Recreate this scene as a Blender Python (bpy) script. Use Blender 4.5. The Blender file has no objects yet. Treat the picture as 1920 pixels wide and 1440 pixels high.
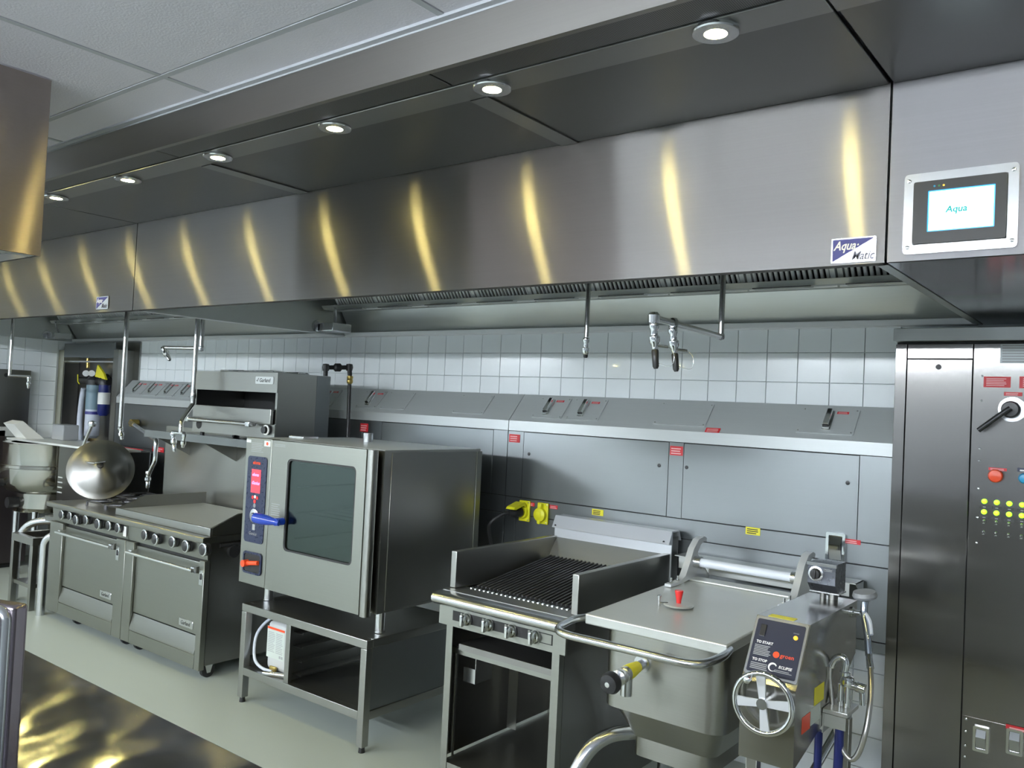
import bpy, bmesh, math, random
from mathutils import Vector, Matrix
random.seed(4)
S = bpy.context.scene
COL = S.collection
PI = math.pi
# ------------------------------------------------------------------ camera
RX = Vector((0.78980943, 0.61145286, 0.04823345))     # camera right, in world axes
DN = Vector((0.02139878, 0.05112147, -0.99846316))    # camera down
FW = Vector((-0.61297892, 0.78962776, 0.02729187))    # camera forward
F = 1575.5
CP = Vector((0, 0, 1.82))
cd = bpy.data.cameras.new('camera'); cam = bpy.data.objects.new('camera', cd); COL.objects.link(cam)
m3 = Matrix((RX, -DN, -FW)).transposed()
cam.matrix_world = Matrix.Translation(CP) @ m3.to_4x4()
cd.sensor_width = 36; cd.lens = F/1920*36; cd.clip_start = 0.02
S.camera = cam
# ------------------------------------------------------------------ world, view
w = bpy.data.worlds.new('world'); S.world = w; w.use_nodes = True
w.node_tree.nodes['Background'].inputs[0].default_value = (0.8, 0.9, 1, 1)
w.node_tree.nodes['Background'].inputs[1].default_value = 0.3
S.view_settings.view_transform = 'Standard'; S.view_settings.look = 'None'
S.view_settings.gamma = 1; S.view_settings.use_curve_mapping = False
S.view_settings.exposure = 0.0
cy = S.cycles
cy.max_bounces = 9; cy.diffuse_bounces = 4; cy.glossy_bounces = 7; cy.transmission_bounces = 6
cy.sample_clamp_indirect = 6; cy.sample_clamp_direct = 0; cy.blur_glossy = 0.6
cy.use_denoising = True
TROFFER = 115.0      # radiance of the suspended light bars
LAMP = 310.0         # radiance of the hood lamps

def at(px, py, **k):
    """point on a known plane (x=, y= or z=) that the photo shows at pixel px, py"""
    d = RX*(px-960) + DN*(py-720) + FW*F
    (a, v), = k.items(); i = 'xyz'.index(a)
    return CP + d*((v-CP[i])/d[i])
# ------------------------------------------------------------------ materials
MATS = {}
def principled(name):
    m = bpy.data.materials.new(name); m.use_nodes = True
    return m, m.node_tree, m.node_tree.nodes['Principled BSDF']
def plain(name, col, rough=0.5, metal=0.0, spec=0.5, emit=None, es=0, coat=0, alpha=None, trans=0, bump=0, bscale=60):
    m, nt, b = principled(name)
    b.inputs['Base Color'].default_value = (*col, 1)
    b.inputs['Roughness'].default_value = rough
    b.inputs['Metallic'].default_value = metal
    b.inputs['Specular IOR Level'].default_value = spec
    if coat: b.inputs['Coat Weight'].default_value = coat
    if trans: b.inputs['Transmission Weight'].default_value = trans
    if emit: b.inputs['Emission Color'].default_value = (*emit, 1); b.inputs['Emission Strength'].default_value = es
    n = nt.nodes.new('ShaderNodeTexNoise'); n.inputs['Scale'].default_value = bscale
    tc = nt.nodes.new('ShaderNodeTexCoord'); nt.links.new(tc.outputs['Object'], n.inputs['Vector'])
    if bump:
        bp = nt.nodes.new('ShaderNodeBump'); bp.inputs['Strength'].default_value = bump; bp.inputs['Distance'].default_value = 0.002
        nt.links.new(n.outputs['Fac'], bp.inputs['Height']); nt.links.new(bp.outputs['Normal'], b.inputs['Normal'])
    else:
        mr = nt.nodes.new('ShaderNodeMapRange'); mr.inputs['To Min'].default_value = max(0, rough-0.03); mr.inputs['To Max'].default_value = min(1, rough+0.03)
        nt.links.new(n.outputs['Fac'], mr.inputs['Value']); nt.links.new(mr.outputs['Result'], b.inputs['Roughness'])
    MATS[name] = m
    return m
def steel(name, col=(0.55, 0.55, 0.54), rough=0.25, aniso=0.75, T=(0, 0.05, 1), wave=0.0, wscale=1.6, grain=(2, 220, 220), gr=0.03, wavevec=(1, 1, 1), gb=0.0, var=0.04, metal=1.0):
    m, nt, b = principled(name)
    b.inputs['Metallic'].default_value = metal
    b.inputs['Anisotropic'].default_value = aniso
    tc = nt.nodes.new('ShaderNodeTexCoord')
    mp = nt.nodes.new('ShaderNodeMapping'); mp.inputs['Scale'].default_value = grain
    nt.links.new(tc.outputs['Object'], mp.inputs['Vector'])
    n = nt.nodes.new('ShaderNodeTexNoise'); n.inputs['Scale'].default_value = 1; n.inputs['Detail'].default_value = 2
    nt.links.new(mp.outputs['Vector'], n.inputs['Vector'])
    mr = nt.nodes.new('ShaderNodeMapRange'); mr.inputs['To Min'].default_value = rough-gr; mr.inputs['To Max'].default_value = rough+gr
    nt.links.new(n.outputs['Fac'], mr.inputs['Value']); nt.links.new(mr.outputs['Result'], b.inputs['Roughness'])
    cr = nt.nodes.new('ShaderNodeMapRange'); cr.inputs['To Min'].default_value = 1-var; cr.inputs['To Max'].default_value = 1+var
    nt.links.new(n.outputs['Fac'], cr.inputs['Value'])
    vm = nt.nodes.new('ShaderNodeVectorMath'); vm.operation = 'SCALE'; vm.inputs[0].default_value = col
    nt.links.new(cr.outputs['Result'], vm.inputs['Scale']); nt.links.new(vm.outputs['Vector'], b.inputs['Base Color'])
    if T:
        c = nt.nodes.new('ShaderNodeCombineXYZ')
        for i in range(3): c.inputs[i].default_value = T[i]
        nt.links.new(c.outputs[0], b.inputs['Tangent'])
    bp = nt.nodes.new('ShaderNodeBump'); bp.inputs['Strength'].default_value = gb; bp.inputs['Distance'].default_value = 0.0003
    nt.links.new(n.outputs['Fac'], bp.inputs['Height'])
    if wave:
        mp2 = nt.nodes.new('ShaderNodeMapping'); mp2.inputs['Scale'].default_value = wavevec
        nt.links.new(tc.outputs['Object'], mp2.inputs['Vector'])
        n2 = nt.nodes.new('ShaderNodeTexNoise'); n2.inputs['Scale'].default_value = wscale; n2.inputs['Detail'].default_value = 0.5
        nt.links.new(mp2.outputs['Vector'], n2.inputs['Vector'])
        b2 = nt.nodes.new('ShaderNodeBump'); b2.inputs['Strength'].default_value = 1; b2.inputs['Distance'].default_value = wave
        nt.links.new(n2.outputs['Fac'], b2.inputs['Height']); nt.links.new(b2.outputs['Normal'], bp.inputs['Normal'])
    nt.links.new(bp.outputs['Normal'], b.inputs['Normal'])
    MATS[name] = m
    return m
def brushed(name, col, r, an, mix=0.7, r2=0.3, wave=0.002, wscale=0.8, T=(0, 0.05, 1), wavevec=(1, 1, 1)):
    """horizontally brushed sheet: highlights stay narrow along the brushing and stretch across it"""
    m = bpy.data.materials.new(name); m.use_nodes = True; nt = m.node_tree; nt.nodes.clear(); N = nt.nodes.new
    o = N('ShaderNodeOutputMaterial'); mx = N('ShaderNodeMixShader'); g = N('ShaderNodeBsdfAnisotropic'); g2 = N('ShaderNodeBsdfAnisotropic')
    g.distribution = 'GGX'; g2.distribution = 'GGX'
    g.inputs['Roughness'].default_value = r; g.inputs['Anisotropy'].default_value = -an
    g2.inputs['Roughness'].default_value = r2; g2.inputs['Anisotropy'].default_value = -0.4
    mx.inputs[0].default_value = mix
    tc = N('ShaderNodeTexCoord'); mp = N('ShaderNodeMapping'); mp.inputs['Scale'].default_value = (1.2, 40, 160); nt.links.new(tc.outputs['Object'], mp.inputs[0])
    n = N('ShaderNodeTexNoise'); n.inputs['Detail'].default_value = 3; n.inputs['Scale'].default_value = 1; nt.links.new(mp.outputs[0], n.inputs['Vector'])
    cr = N('ShaderNodeMapRange'); cr.inputs['To Min'].default_value = 0.95; cr.inputs['To Max'].default_value = 1.05; nt.links.new(n.outputs['Fac'], cr.inputs['Value'])
    vm = N('ShaderNodeVectorMath'); vm.operation = 'SCALE'; vm.inputs[0].default_value = col; nt.links.new(cr.outputs[0], vm.inputs['Scale'])
    c = N('ShaderNodeCombineXYZ')
    for i in range(3): c.inputs[i].default_value = T[i]
    mp2 = N('ShaderNodeMapping'); mp2.inputs['Scale'].default_value = wavevec; nt.links.new(tc.outputs['Object'], mp2.inputs[0])
    n2 = N('ShaderNodeTexNoise'); n2.inputs['Scale'].default_value = wscale; n2.inputs['Detail'].default_value = 0; nt.links.new(mp2.outputs[0], n2.inputs['Vector'])
    b = N('ShaderNodeBump'); b.inputs['Strength'].default_value = 1; b.inputs['Distance'].default_value = wave; nt.links.new(n2.outputs['Fac'], b.inputs['Height'])
    for q in (g, g2):
        nt.links.new(vm.outputs[0], q.inputs['Color']); nt.links.new(c.outputs[0], q.inputs['Tangent']); nt.links.new(b.outputs[0], q.inputs['Normal'])
    nt.links.new(g2.outputs[0], mx.inputs[1]); nt.links.new(g.outputs[0], mx.inputs[2]); nt.links.new(mx.outputs[0], o.inputs[0]); MATS[name] = m; return m
ST_HOOD = brushed('brushed_hood_steel', (0.195, 0.187, 0.183), 0.22, 0.84)
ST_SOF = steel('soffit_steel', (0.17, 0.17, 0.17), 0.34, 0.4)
ST_STRIP = steel('light_strip_steel', (0.32, 0.32, 0.315), 0.35, 0.4)
ST_FASC = steel('fascia_steel', (0.33, 0.315, 0.30), 0.36, 0.5)
ST_HIN = steel('hood_inner_steel', (0.56, 0.58, 0.57), 0.30, 0.6, metal=0.75)
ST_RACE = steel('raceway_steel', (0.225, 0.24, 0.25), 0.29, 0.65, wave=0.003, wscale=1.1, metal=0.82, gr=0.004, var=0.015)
ST_LIT_SLOPE = steel('lit_slope_steel', (0.56, 0.585, 0.59), 0.30, 0.5, metal=0.35)  # paler, less metallic raceway steel: the slope's lit look is put into its colour
ST_EQ = steel('equipment_steel', (0.37, 0.37, 0.35), 0.31, 0.5)
ST_OVEN = steel('oven_door_steel', (0.31, 0.315, 0.285), 0.36, 0.45)
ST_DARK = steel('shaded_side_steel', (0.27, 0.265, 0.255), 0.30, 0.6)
ST_LIT_TOP = steel('lit_top_steel', (0.64, 0.66, 0.65), 0.32, 0.2, metal=0.55)  # for upward faces: light from above put into a paler base colour
FILT = plain('filter_steel', (0.82, 0.83, 0.84), 0.35, 0.3)
ALU = plain('cast_aluminium', (0.72, 0.74, 0.78), 0.30, 0.45)
ST_CAB = brushed('cabinet_steel', (0.30, 0.29, 0.28), 0.17, 0.6, 0.85, 0.32, wave=0.010, wscale=1.3, wavevec=(1.0, 1, 0.7), T=(1, 0, 0.0))
ST_TAB = brushed('table_top_steel', (0.66, 0.67, 0.71), 0.10, 0.55, 0.95, 0.2, wave=0.0040, wscale=10, T=(-0.3, 1, 0))
CHROME = plain('chrome', (0.80, 0.81, 0.82), 0.07, 1)
KCH = plain('kettle_chrome', (0.42, 0.41, 0.37), 0.12, 1)
SATIN = plain('satin_tube', (0.70, 0.71, 0.73), 0.22, 1)
PIPE = plain('pipe_steel', (0.66, 0.66, 0.65), 0.22, 1)
HOLE = plain('black_gap', (0.012, 0.012, 0.012), 0.6)
BLACK = plain('black_plastic', (0.02, 0.02, 0.022), 0.35)
RUBBER = plain('black_rubber', (0.018, 0.018, 0.02), 0.55)
IRON = plain('cast_iron', (0.10, 0.10, 0.11), 0.38, 0.7, bump=0.3, bscale=180)
RED = plain('red_sticker', (0.62, 0.02, 0.03), 0.45)
WHITEP = plain('white_print', (0.82, 0.82, 0.82), 0.5)
PINKP = plain('pale_print', (0.80, 0.42, 0.42), 0.5)
BLKP = plain('black_print', (0.02, 0.02, 0.02), 0.5)
GREYP = plain('grey_print', (0.35, 0.36, 0.37), 0.5)
YEL = plain('yellow_plastic', (0.82, 0.78, 0.02), 0.4)
YELS = plain('yellow_sticker', (0.80, 0.72, 0.03), 0.45)
REDK = plain('red_plastic', (0.72, 0.03, 0.03), 0.35)
ORK = plain('orange_plastic', (0.85, 0.08, 0.02), 0.35)
BLUEK = plain('blue_plastic', (0.01, 0.05, 0.42), 0.25, coat=0.5)
NAVY = plain('navy_panel', (0.012, 0.018, 0.055), 0.28)
BADGEB = plain('badge_blue', (0.03, 0.03, 0.22), 0.4)
BADGEG = plain('badge_grey', (0.16, 0.16, 0.22), 0.5)
WPLATE = plain('pale_badge', (0.68, 0.70, 0.70), 0.35, 0.3)
WALLP = plain('grout', (0.80, 0.85, 0.87), 0.7, bump=0.3)
TILE = plain('white_wall_tile', (0.86, 0.90, 0.93), 0.16, coat=0.3)
CEIL = plain('ceiling_tile', (0.62, 0.60, 0.66), 0.85, bump=0.5, bscale=120)
TBAR = plain('ceiling_t_bar', (0.40, 0.41, 0.44), 0.6)
FLOOR = plain('vinyl_floor', (0.46, 0.505, 0.47), 0.40, bump=0.15, bscale=90)
DUSK = plain('back_wall_paint', (0.20, 0.21, 0.22), 0.8)
JUG = plain('jerrycan_plastic', (0.52, 0.53, 0.53), 0.4)
BLUEH = plain('blue_hose', (0.012, 0.02, 0.14), 0.35)
PALEH = plain('pale_hose', (0.62, 0.66, 0.76), 0.35)
BRASS = plain('brass', (0.62, 0.46, 0.15), 0.3, 1)
GAUGE = plain('white_dial', (0.8, 0.8, 0.8), 0.4)
GREY = plain('grey_plastic', (0.22, 0.23, 0.25), 0.4)
WHT = plain('white_enamel', (0.80, 0.80, 0.78), 0.4)
LABELM = plain('paper_label', (0.55, 0.60, 0.56), 0.5)
LEDG = plain('green_lamp', (0.3, 0.9, 0.02), 0.3, emit=(0.45, 1, 0.03), es=1.6)
LEDO = plain('amber_lamp', (0.9, 0.5, 0.05), 0.3, emit=(1, 0.55, 0.05), es=0.7)
BLUEB = plain('cyan_button', (0.02, 0.30, 0.55), 0.3)
TEAL = plain('teal_print', (0.0, 0.32, 0.34), 0.4, emit=(0.0, 0.35, 0.36), es=0.6)
SCREEN = plain('lit_screen', (0.8, 0.9, 1), 0.3, emit=(0.72, 0.92, 1), es=3.0)
SCRB = plain('screen_edge', (0.1, 0.4, 0.9), 0.3, emit=(0.05, 0.45, 1), es=1.2)
SCRR = plain('red_display', (0.8, 0.05, 0.08), 0.3, emit=(0.85, 0.05, 0.08), es=0.45)
SCRV = plain('violet_display_print', (0.5, 0.3, 0.9), 0.3, emit=(0.6, 0.35, 1), es=1.0)
LENS = plain('lamp_lens', (1, 1, 1), 0.4, emit=(1.0, 0.86, 0.28), es=LAMP)
TROF = plain('troffer_diffuser', (1, 1, 1), 0.5, emit=(0.86, 0.94, 1.0), es=TROFFER)
GLASS = plain('dark_oven_glass', (0.03, 0.045, 0.04), 0.08, coat=0.6)
def glassmat(name, tint, alpha):
    m = bpy.data.materials.new(name); m.use_nodes = True; nt = m.node_tree; nt.nodes.clear()
    o = nt.nodes.new('ShaderNodeOutputMaterial'); mx = nt.nodes.new('ShaderNodeMixShader'); t = nt.nodes.new('ShaderNodeBsdfTransparent'); g = nt.nodes.new('ShaderNodeBsdfGlossy')
    t.inputs['Color'].default_value = (*tint, 1); g.inputs['Roughness'].default_value = 0.12; g.inputs['Color'].default_value = (0.8, 0.95, 0.9, 1)
    mx.inputs[0].default_value = alpha
    nt.links.new(t.outputs[0], mx.inputs[1]); nt.links.new(g.outputs[0], mx.inputs[2]); nt.links.new(mx.outputs[0], o.inputs[0]); return m
PANE = glassmat('oven_pane', (0.42, 0.47, 0.44), 0.09)
CLEARB = glassmat('filter_bowl', (0.55, 0.60, 0.72), 0.15)
def perforated(name, col):
    m, nt, b = principled(name); b.inputs['Metallic'].default_value = 0.9; b.inputs['Roughness'].default_value = 0.4
    tc = nt.nodes.new('ShaderNodeTexCoord'); mp = nt.nodes.new('ShaderNodeMapping'); mp.inputs['Scale'].default_value = (180, 180, 180)
    v = nt.nodes.new('ShaderNodeTexVoronoi'); v.inputs['Randomness'].default_value = 0; v.inputs['Scale'].default_value = 1
    nt.links.new(tc.outputs['Object'], mp.inputs[0]); nt.links.new(mp.outputs[0], v.inputs['Vector'])
    r = nt.nodes.new('ShaderNodeValToRGB'); r.color_ramp.elements[0].position = 0.28; r.color_ramp.elements[1].position = 0.34
    r.color_ramp.elements[0].color = (0.02, 0.02, 0.02, 1); r.color_ramp.elements[1].color = (*col, 1)
    nt.links.new(v.outputs['Distance'], r.inputs[0]); nt.links.new(r.outputs[0], b.inputs['Base Color']); return m
PERF = perforated('perforated_steel', (0.20, 0.195, 0.20))
# ------------------------------------------------------------------ mesh builder
class MB:
    def __init__(s): s.b = bmesh.new()
    def _add(s, verts, faces, M=None):
        vs = [s.b.verts.new(M @ Vector(v) if M else v) for v in verts]
        out = []
        for f in faces:
            try: out.append(s.b.faces.new([vs[i] for i in f]))
            except ValueError: pass
        return vs, out
    def box(s, x0, x1, y0, y1, z0, z1, bev=0, seg=2, M=None):
        x0, x1 = sorted((x0, x1)); y0, y1 = sorted((y0, y1)); z0, z1 = sorted((z0, z1))
        v = [(x, y, z) for x in (x0, x1) for y in (y0, y1) for z in (z0, z1)]
        f = [(0, 1, 3, 2), (4, 6, 7, 5), (0, 4, 5, 1), (2, 3, 7, 6), (0, 2, 6, 4), (1, 5, 7, 3)]
        vs, fs = s._add(v, f, M)
        if bev:
            es = list({e for x in fs for e in x.edges})
            nf = bmesh.ops.bevel(s.b, geom=es, offset=bev, segments=seg, profile=0.5, affect='EDGES', clamp_overlap=True)['faces']
            new = set(nf)
            for f_ in nf:
                for e in f_.edges:
                    if any(g_ not in new for g_ in e.link_faces): e.seam = True      # keeps the flat faces flat
        return s
    def prism(s, pts, a0, a1, axis='x', M=None):
        """closed outline pts (two coords in the remaining axes' order) extruded from a0 to a1"""
        def mk(p, a):
            return {'x': (a, p[0], p[1]), 'y': (p[0], a, p[1]), 'z': (p[0], p[1], a)}[axis]
        n = len(pts)
        v = [mk(p, a0) for p in pts]+[mk(p, a1) for p in pts]
        f = [tuple(range(n)), tuple(reversed(range(n, 2*n)))]+[(i, i+n, (i+1) % n+n, (i+1) % n) for i in range(n)]
        s._add(v, f, M); return s
    def cyl(s, p0, p1, r0, r1=None, seg=20, M=None):
        p0, p1 = Vector(p0), Vector(p1); r1 = r0 if r1 is None else r1
        d = (p1-p0).normalized(); a = d.orthogonal().normalized(); c = d.cross(a)
        v = []
        for p, r in ((p0, r0), (p1, r1)):
            v += [p+(a*math.cos(2*PI*i/seg)+c*math.sin(2*PI*i/seg))*r for i in range(seg)]
        f = [tuple(reversed(range(seg))), tuple(range(seg, 2*seg))]+[(i, (i+1) % seg, (i+1) % seg+seg, i+seg) for i in range(seg)]
        s._add(v, f, M); return s
    def tube(s, pts, r, seg=12, closed=False, smooth=0, M=None):
        P = [Vector(p) for p in pts]
        if smooth: P = spline(P, smooth, closed)
        n = len(P); v = []; up = None
        for i in range(n):
            if closed: d = P[(i+1) % n]-P[i-1]
            else: d = P[min(i+1, n-1)]-P[max(i-1, 0)]
            d.normalize()
            if up is None: a = d.orthogonal().normalized()
            else: a = (up-d*up.dot(d)).normalized()
            up = a; c = d.cross(a)
            v += [P[i]+(a*math.cos(2*PI*k/seg)+c*math.sin(2*PI*k/seg))*r for k in range(seg)]
        f = []
        for i in range(n if closed else n-1):
            j = (i+1) % n
            f += [(i*seg+k, i*seg+(k+1) % seg, j*seg+(k+1) % seg, j*seg+k) for k in range(seg)]
        if not closed: f += [tuple(reversed(range(seg))), tuple(range((n-1)*seg, n*seg))]
        s._add(v, f, M); return s
    def lathe(s, prof, origin, axis=(0, 0, 1), seg=28, M=None):
        o = Vector(origin); d = Vector(axis).normalized(); a = d.orthogonal().normalized(); c = d.cross(a); v = []
        for r, h in prof:
            v += [o+d*h+(a*math.cos(2*PI*k/seg)+c*math.sin(2*PI*k/seg))*max(r, 1e-4) for k in range(seg)]
        f = []
        for i in range(len(prof)-1):
            f += [(i*seg+k, i*seg+(k+1) % seg, (i+1)*seg+(k+1) % seg, (i+1)*seg+k) for k in range(seg)]
        f += [tuple(reversed(range(seg))), tuple(range((len(prof)-1)*seg, len(prof)*seg))]
        s._add(v, f, M); return s
    def quad(s, a, b, c, d, t=None):
        s._add([a, b, c, d], [(0, 1, 2, 3)]); return s
def spline(P, k, closed=False):
    n = len(P); out = []
    for i in range(n if closed else n-1):
        g = (lambda j: P[j % n]) if closed else (lambda j: P[max(0, min(n-1, j))])
        p0, p1, p2, p3 = g(i-1), g(i), g(i+1), g(i+2)
        for q in range(k):
            t = q/k
            out.append(0.5*((2*p1)+(p2-p0)*t+(2*p0-5*p1+4*p2-p3)*t*t+(3*p1-p0-3*p2+p3)*t**3))
    if not closed: out.append(P[-1])
    return out
def arc_path(pts, r, n=5):
    """polyline with rounded corners"""
    P = [Vector(p) for p in pts]; out = [P[0]]
    for i in range(1, len(P)-1):
        a, b = (P[i-1]-P[i]), (P[i+1]-P[i]); q = min(r, a.length*0.49, b.length*0.49)
        s0 = P[i]+a.normalized()*q; s1 = P[i]+b.normalized()*q
        for k in range(n+1):
            t = k/n; out.append(s0*(1-t)**2+P[i]*2*t*(1-t)+s1*t*t)
    return out+[P[-1]]
def rrect(x0, x1, z0, z1, r, n=4):
    o = []
    for cx, cz, a in ((x1-r, z1-r, 0), (x0+r, z1-r, 90), (x0+r, z0+r, 180), (x1-r, z0+r, 270)):
        for k in range(n+1):
            t = math.radians(a+90*k/n); o.append((cx+r*math.cos(t), cz+r*math.sin(t)))
    return o
def frame(o, u, v):
    u = Vector(u).normalized(); v = Vector(v); v = (v-u*v.dot(u)).normalized(); n = u.cross(v)
    M = Matrix((u, v, n)).transposed().to_4x4(); M.translation = Vector(o); return M
def world_loc(o):
    p = Vector()
    while o: p += o.location; o = o.parent
    return p
def mesh(name, mb, mat, parent=None, kind=None, ang=38):
    me = bpy.data.meshes.new(name)
    bmesh.ops.recalc_face_normals(mb.b, faces=mb.b.faces[:])
    mb.b.normal_update(); lim = math.radians(ang)
    for e in mb.b.edges:
        e.smooth = not (e.seam or len(e.link_faces) != 2 or e.calc_face_angle(0) > lim); e.seam = False
    for f_ in mb.b.faces: f_.smooth = any(e.smooth for e in f_.edges)
    mb.b.to_mesh(me); mb.b.free()
    if parent: me.transform(Matrix.Translation(-world_loc(parent)))
    me.materials.append(mat)
    o = bpy.data.objects.new(name, me); COL.objects.link(o); o.parent = parent
    if kind: o['kind'] = kind
    return o
def tag(o, label, cat, group=None):
    o['label'] = label; o['category'] = cat
    if group: o['group'] = group
    return o
def thing(name, loc, label, cat, group=None):
    o = bpy.data.objects.new(name, None); COL.objects.link(o); o.location = loc; o.empty_display_size = 0.1
    return tag(o, label, cat, group)
def struct_root(name, loc=(0, 0, 0)):
    o = bpy.data.objects.new(name, None); COL.objects.link(o); o.location = loc; o['kind'] = 'structure'; return o
def clone(src, loc_delta, label=None, parent=None):
    c = src.copy(); COL.objects.link(c)
    if parent is not None: c.parent = parent
    else: c.location = src.location+Vector(loc_delta)
    if label: c['label'] = label
    for ch in list(src.children): clone(ch, None, None, c)
    return c
def inst(name, me_obj, parent, off):
    """a further piece sharing me_obj's mesh, moved by off"""
    o = bpy.data.objects.new(name, me_obj.data); COL.objects.link(o); o.parent = parent; o.location = me_obj.location+Vector(off); return o
TEXTS = []
def text(name, body, size, M, mat, parent, shear=0, bold=0, align='LEFT', sx=1, ext=0.0003):
    cu = bpy.data.curves.new(name, 'FONT'); cu.body = body; cu.size = size; cu.shear = shear; cu.offset = bold*size
    cu.align_x = align; cu.extrude = ext; cu.resolution_u = 2; cu.materials.append(mat)
    o = bpy.data.objects.new(name, cu); COL.objects.link(o); o.parent = parent; TEXTS.append(o)
    M = Matrix.Translation(-world_loc(parent)) @ M @ Matrix.Diagonal((sx, 1, 1, 1))
    o.matrix_local = M
    return o
def FY(x, y, z): return frame((x, y, z), (1, 0, 0), (0, 0, 1))      # a sheet that faces the room (-Y)
def FX(x, y, z): return frame((x, y, z), (0, 1, 0), (0, 0, 1))      # a sheet that faces +X
def lines(mb, M, u0, u1, v0, v1, n, fill=0.5, ragged=0.25):
    h = (v1-v0)/n
    for i in range(n):
        e = u1-(u1-u0)*ragged*random.random()
        mb.box(u0, e, v0+h*i, v0+h*i+h*fill, 0, 0.0004, M=M)
def sticker(parent, M, w_, h_, mat=RED, n=3, pm=PINKP, name='sticker', lab=None):
    o = mesh(name, MB().box(0, w_, 0, h_, 0, 0.0012, M=M), mat, parent)
    if lab: o['label'] = lab
    mb = MB(); Mp = M @ Matrix.Translation((0, 0, 0.0011)); lines(mb, Mp, w_*0.1, w_*0.9, h_*0.14, h_*0.92, n)
    mesh('print', mb, pm, o, 'stuff'); return o
def rect_on(a, b, y):
    """x0, x1, z0, z1 of a sheet at depth y whose photo corners (top left, bottom right) are a and b"""
    p, q = at(*a, y=y), at(*b, y=y); return min(p.x, q.x), max(p.x, q.x), min(p.z, q.z), max(p.z, q.z)
# ================================================================== THE ROOM
WY = 4.36; LX = -9.49; CZ = 2.97; RXW = 2.6; BY = -7.0
fl = mesh('floor', MB().box(LX-0.1, RXW+0.1, BY-0.1, WY+0.1, -0.1, 0), FLOOR); fl['kind'] = 'structure'
wb = mesh('wall_back', MB().box(LX-0.1, RXW+0.1, WY+0.006, WY+0.12, 0, CZ+0.1), WALLP); wb['kind'] = 'structure'
wl = mesh('wall_left', MB().box(LX-0.12, LX-0.006, BY, WY, 0, CZ+0.1), WALLP); wl['kind'] = 'structure'
wr = mesh('wall_right', MB().box(RXW, RXW+0.1, BY, WY, 0, CZ+0.1), DUSK); wr['kind'] = 'structure'
wf = mesh('wall_front', MB().box(LX, RXW, BY-0.1, BY, 0, CZ+0.1), DUSK); wf['kind'] = 'structure'
TW, TH, G = 0.165, 0.155, 0.003
tp = mesh('wall_tile', MB().box(0, TW-G, -0.008, 0.006, 0, TH-G, 0.0015, 1), TILE, wb)
tile_me = tp.data
tp.location = (-8.1, WY, 2.02)
def wall_tile(x, z):
    o = bpy.data.objects.new('wall_tile', tile_me); COL.objects.link(o); o.parent = wb; o.location = (x, WY, z)
for r in (-1, 0, 1):
    for k in range(43):
        x = -8.105+k*TW
        if r == 0 and k == 0: tp.location.x = x; continue
        wall_tile(x, 2.02+r*TH)
for r in range(5):
    for k in range(11): wall_tile(-2.66+k*TW+0.0, 0.0+r*TH)
lt = mesh('wall_tile', MB().box(-0.006, 0.008, 0, TW-G, 0, TH-G, 0.0015, 1), TILE, wl)
for r in range(11):
    for k in range(5):
        o = lt if (r == 0 and k == 0) else bpy.data.objects.new('wall_tile', lt.data)
        if o is not lt: COL.objects.link(o)
        o.parent = wl; o.location = (LX, 3.34+k*TW, 0.62+r*TH)
ce = mesh('ceiling', MB().box(LX-0.1, RXW+0.1, BY-0.1, WY+0.1, CZ+0.02, CZ+0.12), CEIL); ce['kind'] = 'structure'
PX, PY = 1.22, 1.22
cp0 = mesh('ceiling_panel', MB().box(0.014, PX-0.014, 0.014, PY-0.014, CZ+0.004, CZ+0.018, 0.003, 1), CEIL, ce)
xs = [-2.94+PX*i for i in range(-6, 5)]; ys = [1.60+PY*j for j in range(-7, 1)]
first = True
for x in xs:
    for y in ys:
        if first: cp0.location = (x, y, 0); first = False
        else:
            o = bpy.data.objects.new('ceiling_panel', cp0.data); COL.objects.link(o); o.parent = ce; o.location = (x, y, 0)
for k, x in enumerate(xs): mesh('t_bar', MB().box(x-0.012, x+0.012, BY, 1.812, CZ+0.002, CZ+0.02), TBAR, ce)
for y in ys: mesh('t_bar', MB().box(LX, RXW, y-0.012, y+0.012, CZ+0.0015, CZ+0.02), TBAR, ce)
mesh('wall_angle', MB().box(LX, RXW, 1.785, 1.812, CZ-0.006, CZ+0.02).box(LX, RXW, 1.808, 1.812, CZ-0.012, CZ), TBAR, ce)
ROWS = [(-2.8, 2.765, 'middle row'), (-4.0, 2.87, 'rear row')]
tl0 = None
for y, z, nm in ROWS:
    for k in range(6):
        x = -9.0+k*1.95
        if y > -2 and x < -4.6: continue
        if tl0 is None:
            x_, y_, z_ = x, y, z
            tl0 = thing('pendant_light', (x, y, z), 'suspended light bar in the %s behind the camera, first from the left' % nm, 'ceiling light', 'suspended light bars behind the camera')
            mesh('housing', MB().box(x-0.9, x+0.9, y-0.022, y+0.022, z+0.081, z+0.10, 0.004), WHT, tl0)
            mesh('diffuser', MB().box(x-0.9, x+0.9, y-0.014, y+0.014, z, z+0.08, 0.006), TROF, tl0)
            for dx in (-0.7, 0.7): mesh('hanger', MB().cyl((x+dx, y, z+0.10), (x+dx, y, z+0.12), 0.004, seg=8), SATIN, tl0)
        else: clone(tl0, (x-x_, y-y_, z-z_), 'suspended light bar in the %s behind the camera, %s from the left' % (nm, ('first', 'second', 'third', 'fourth', 'fifth', 'sixth')[k]))
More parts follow.
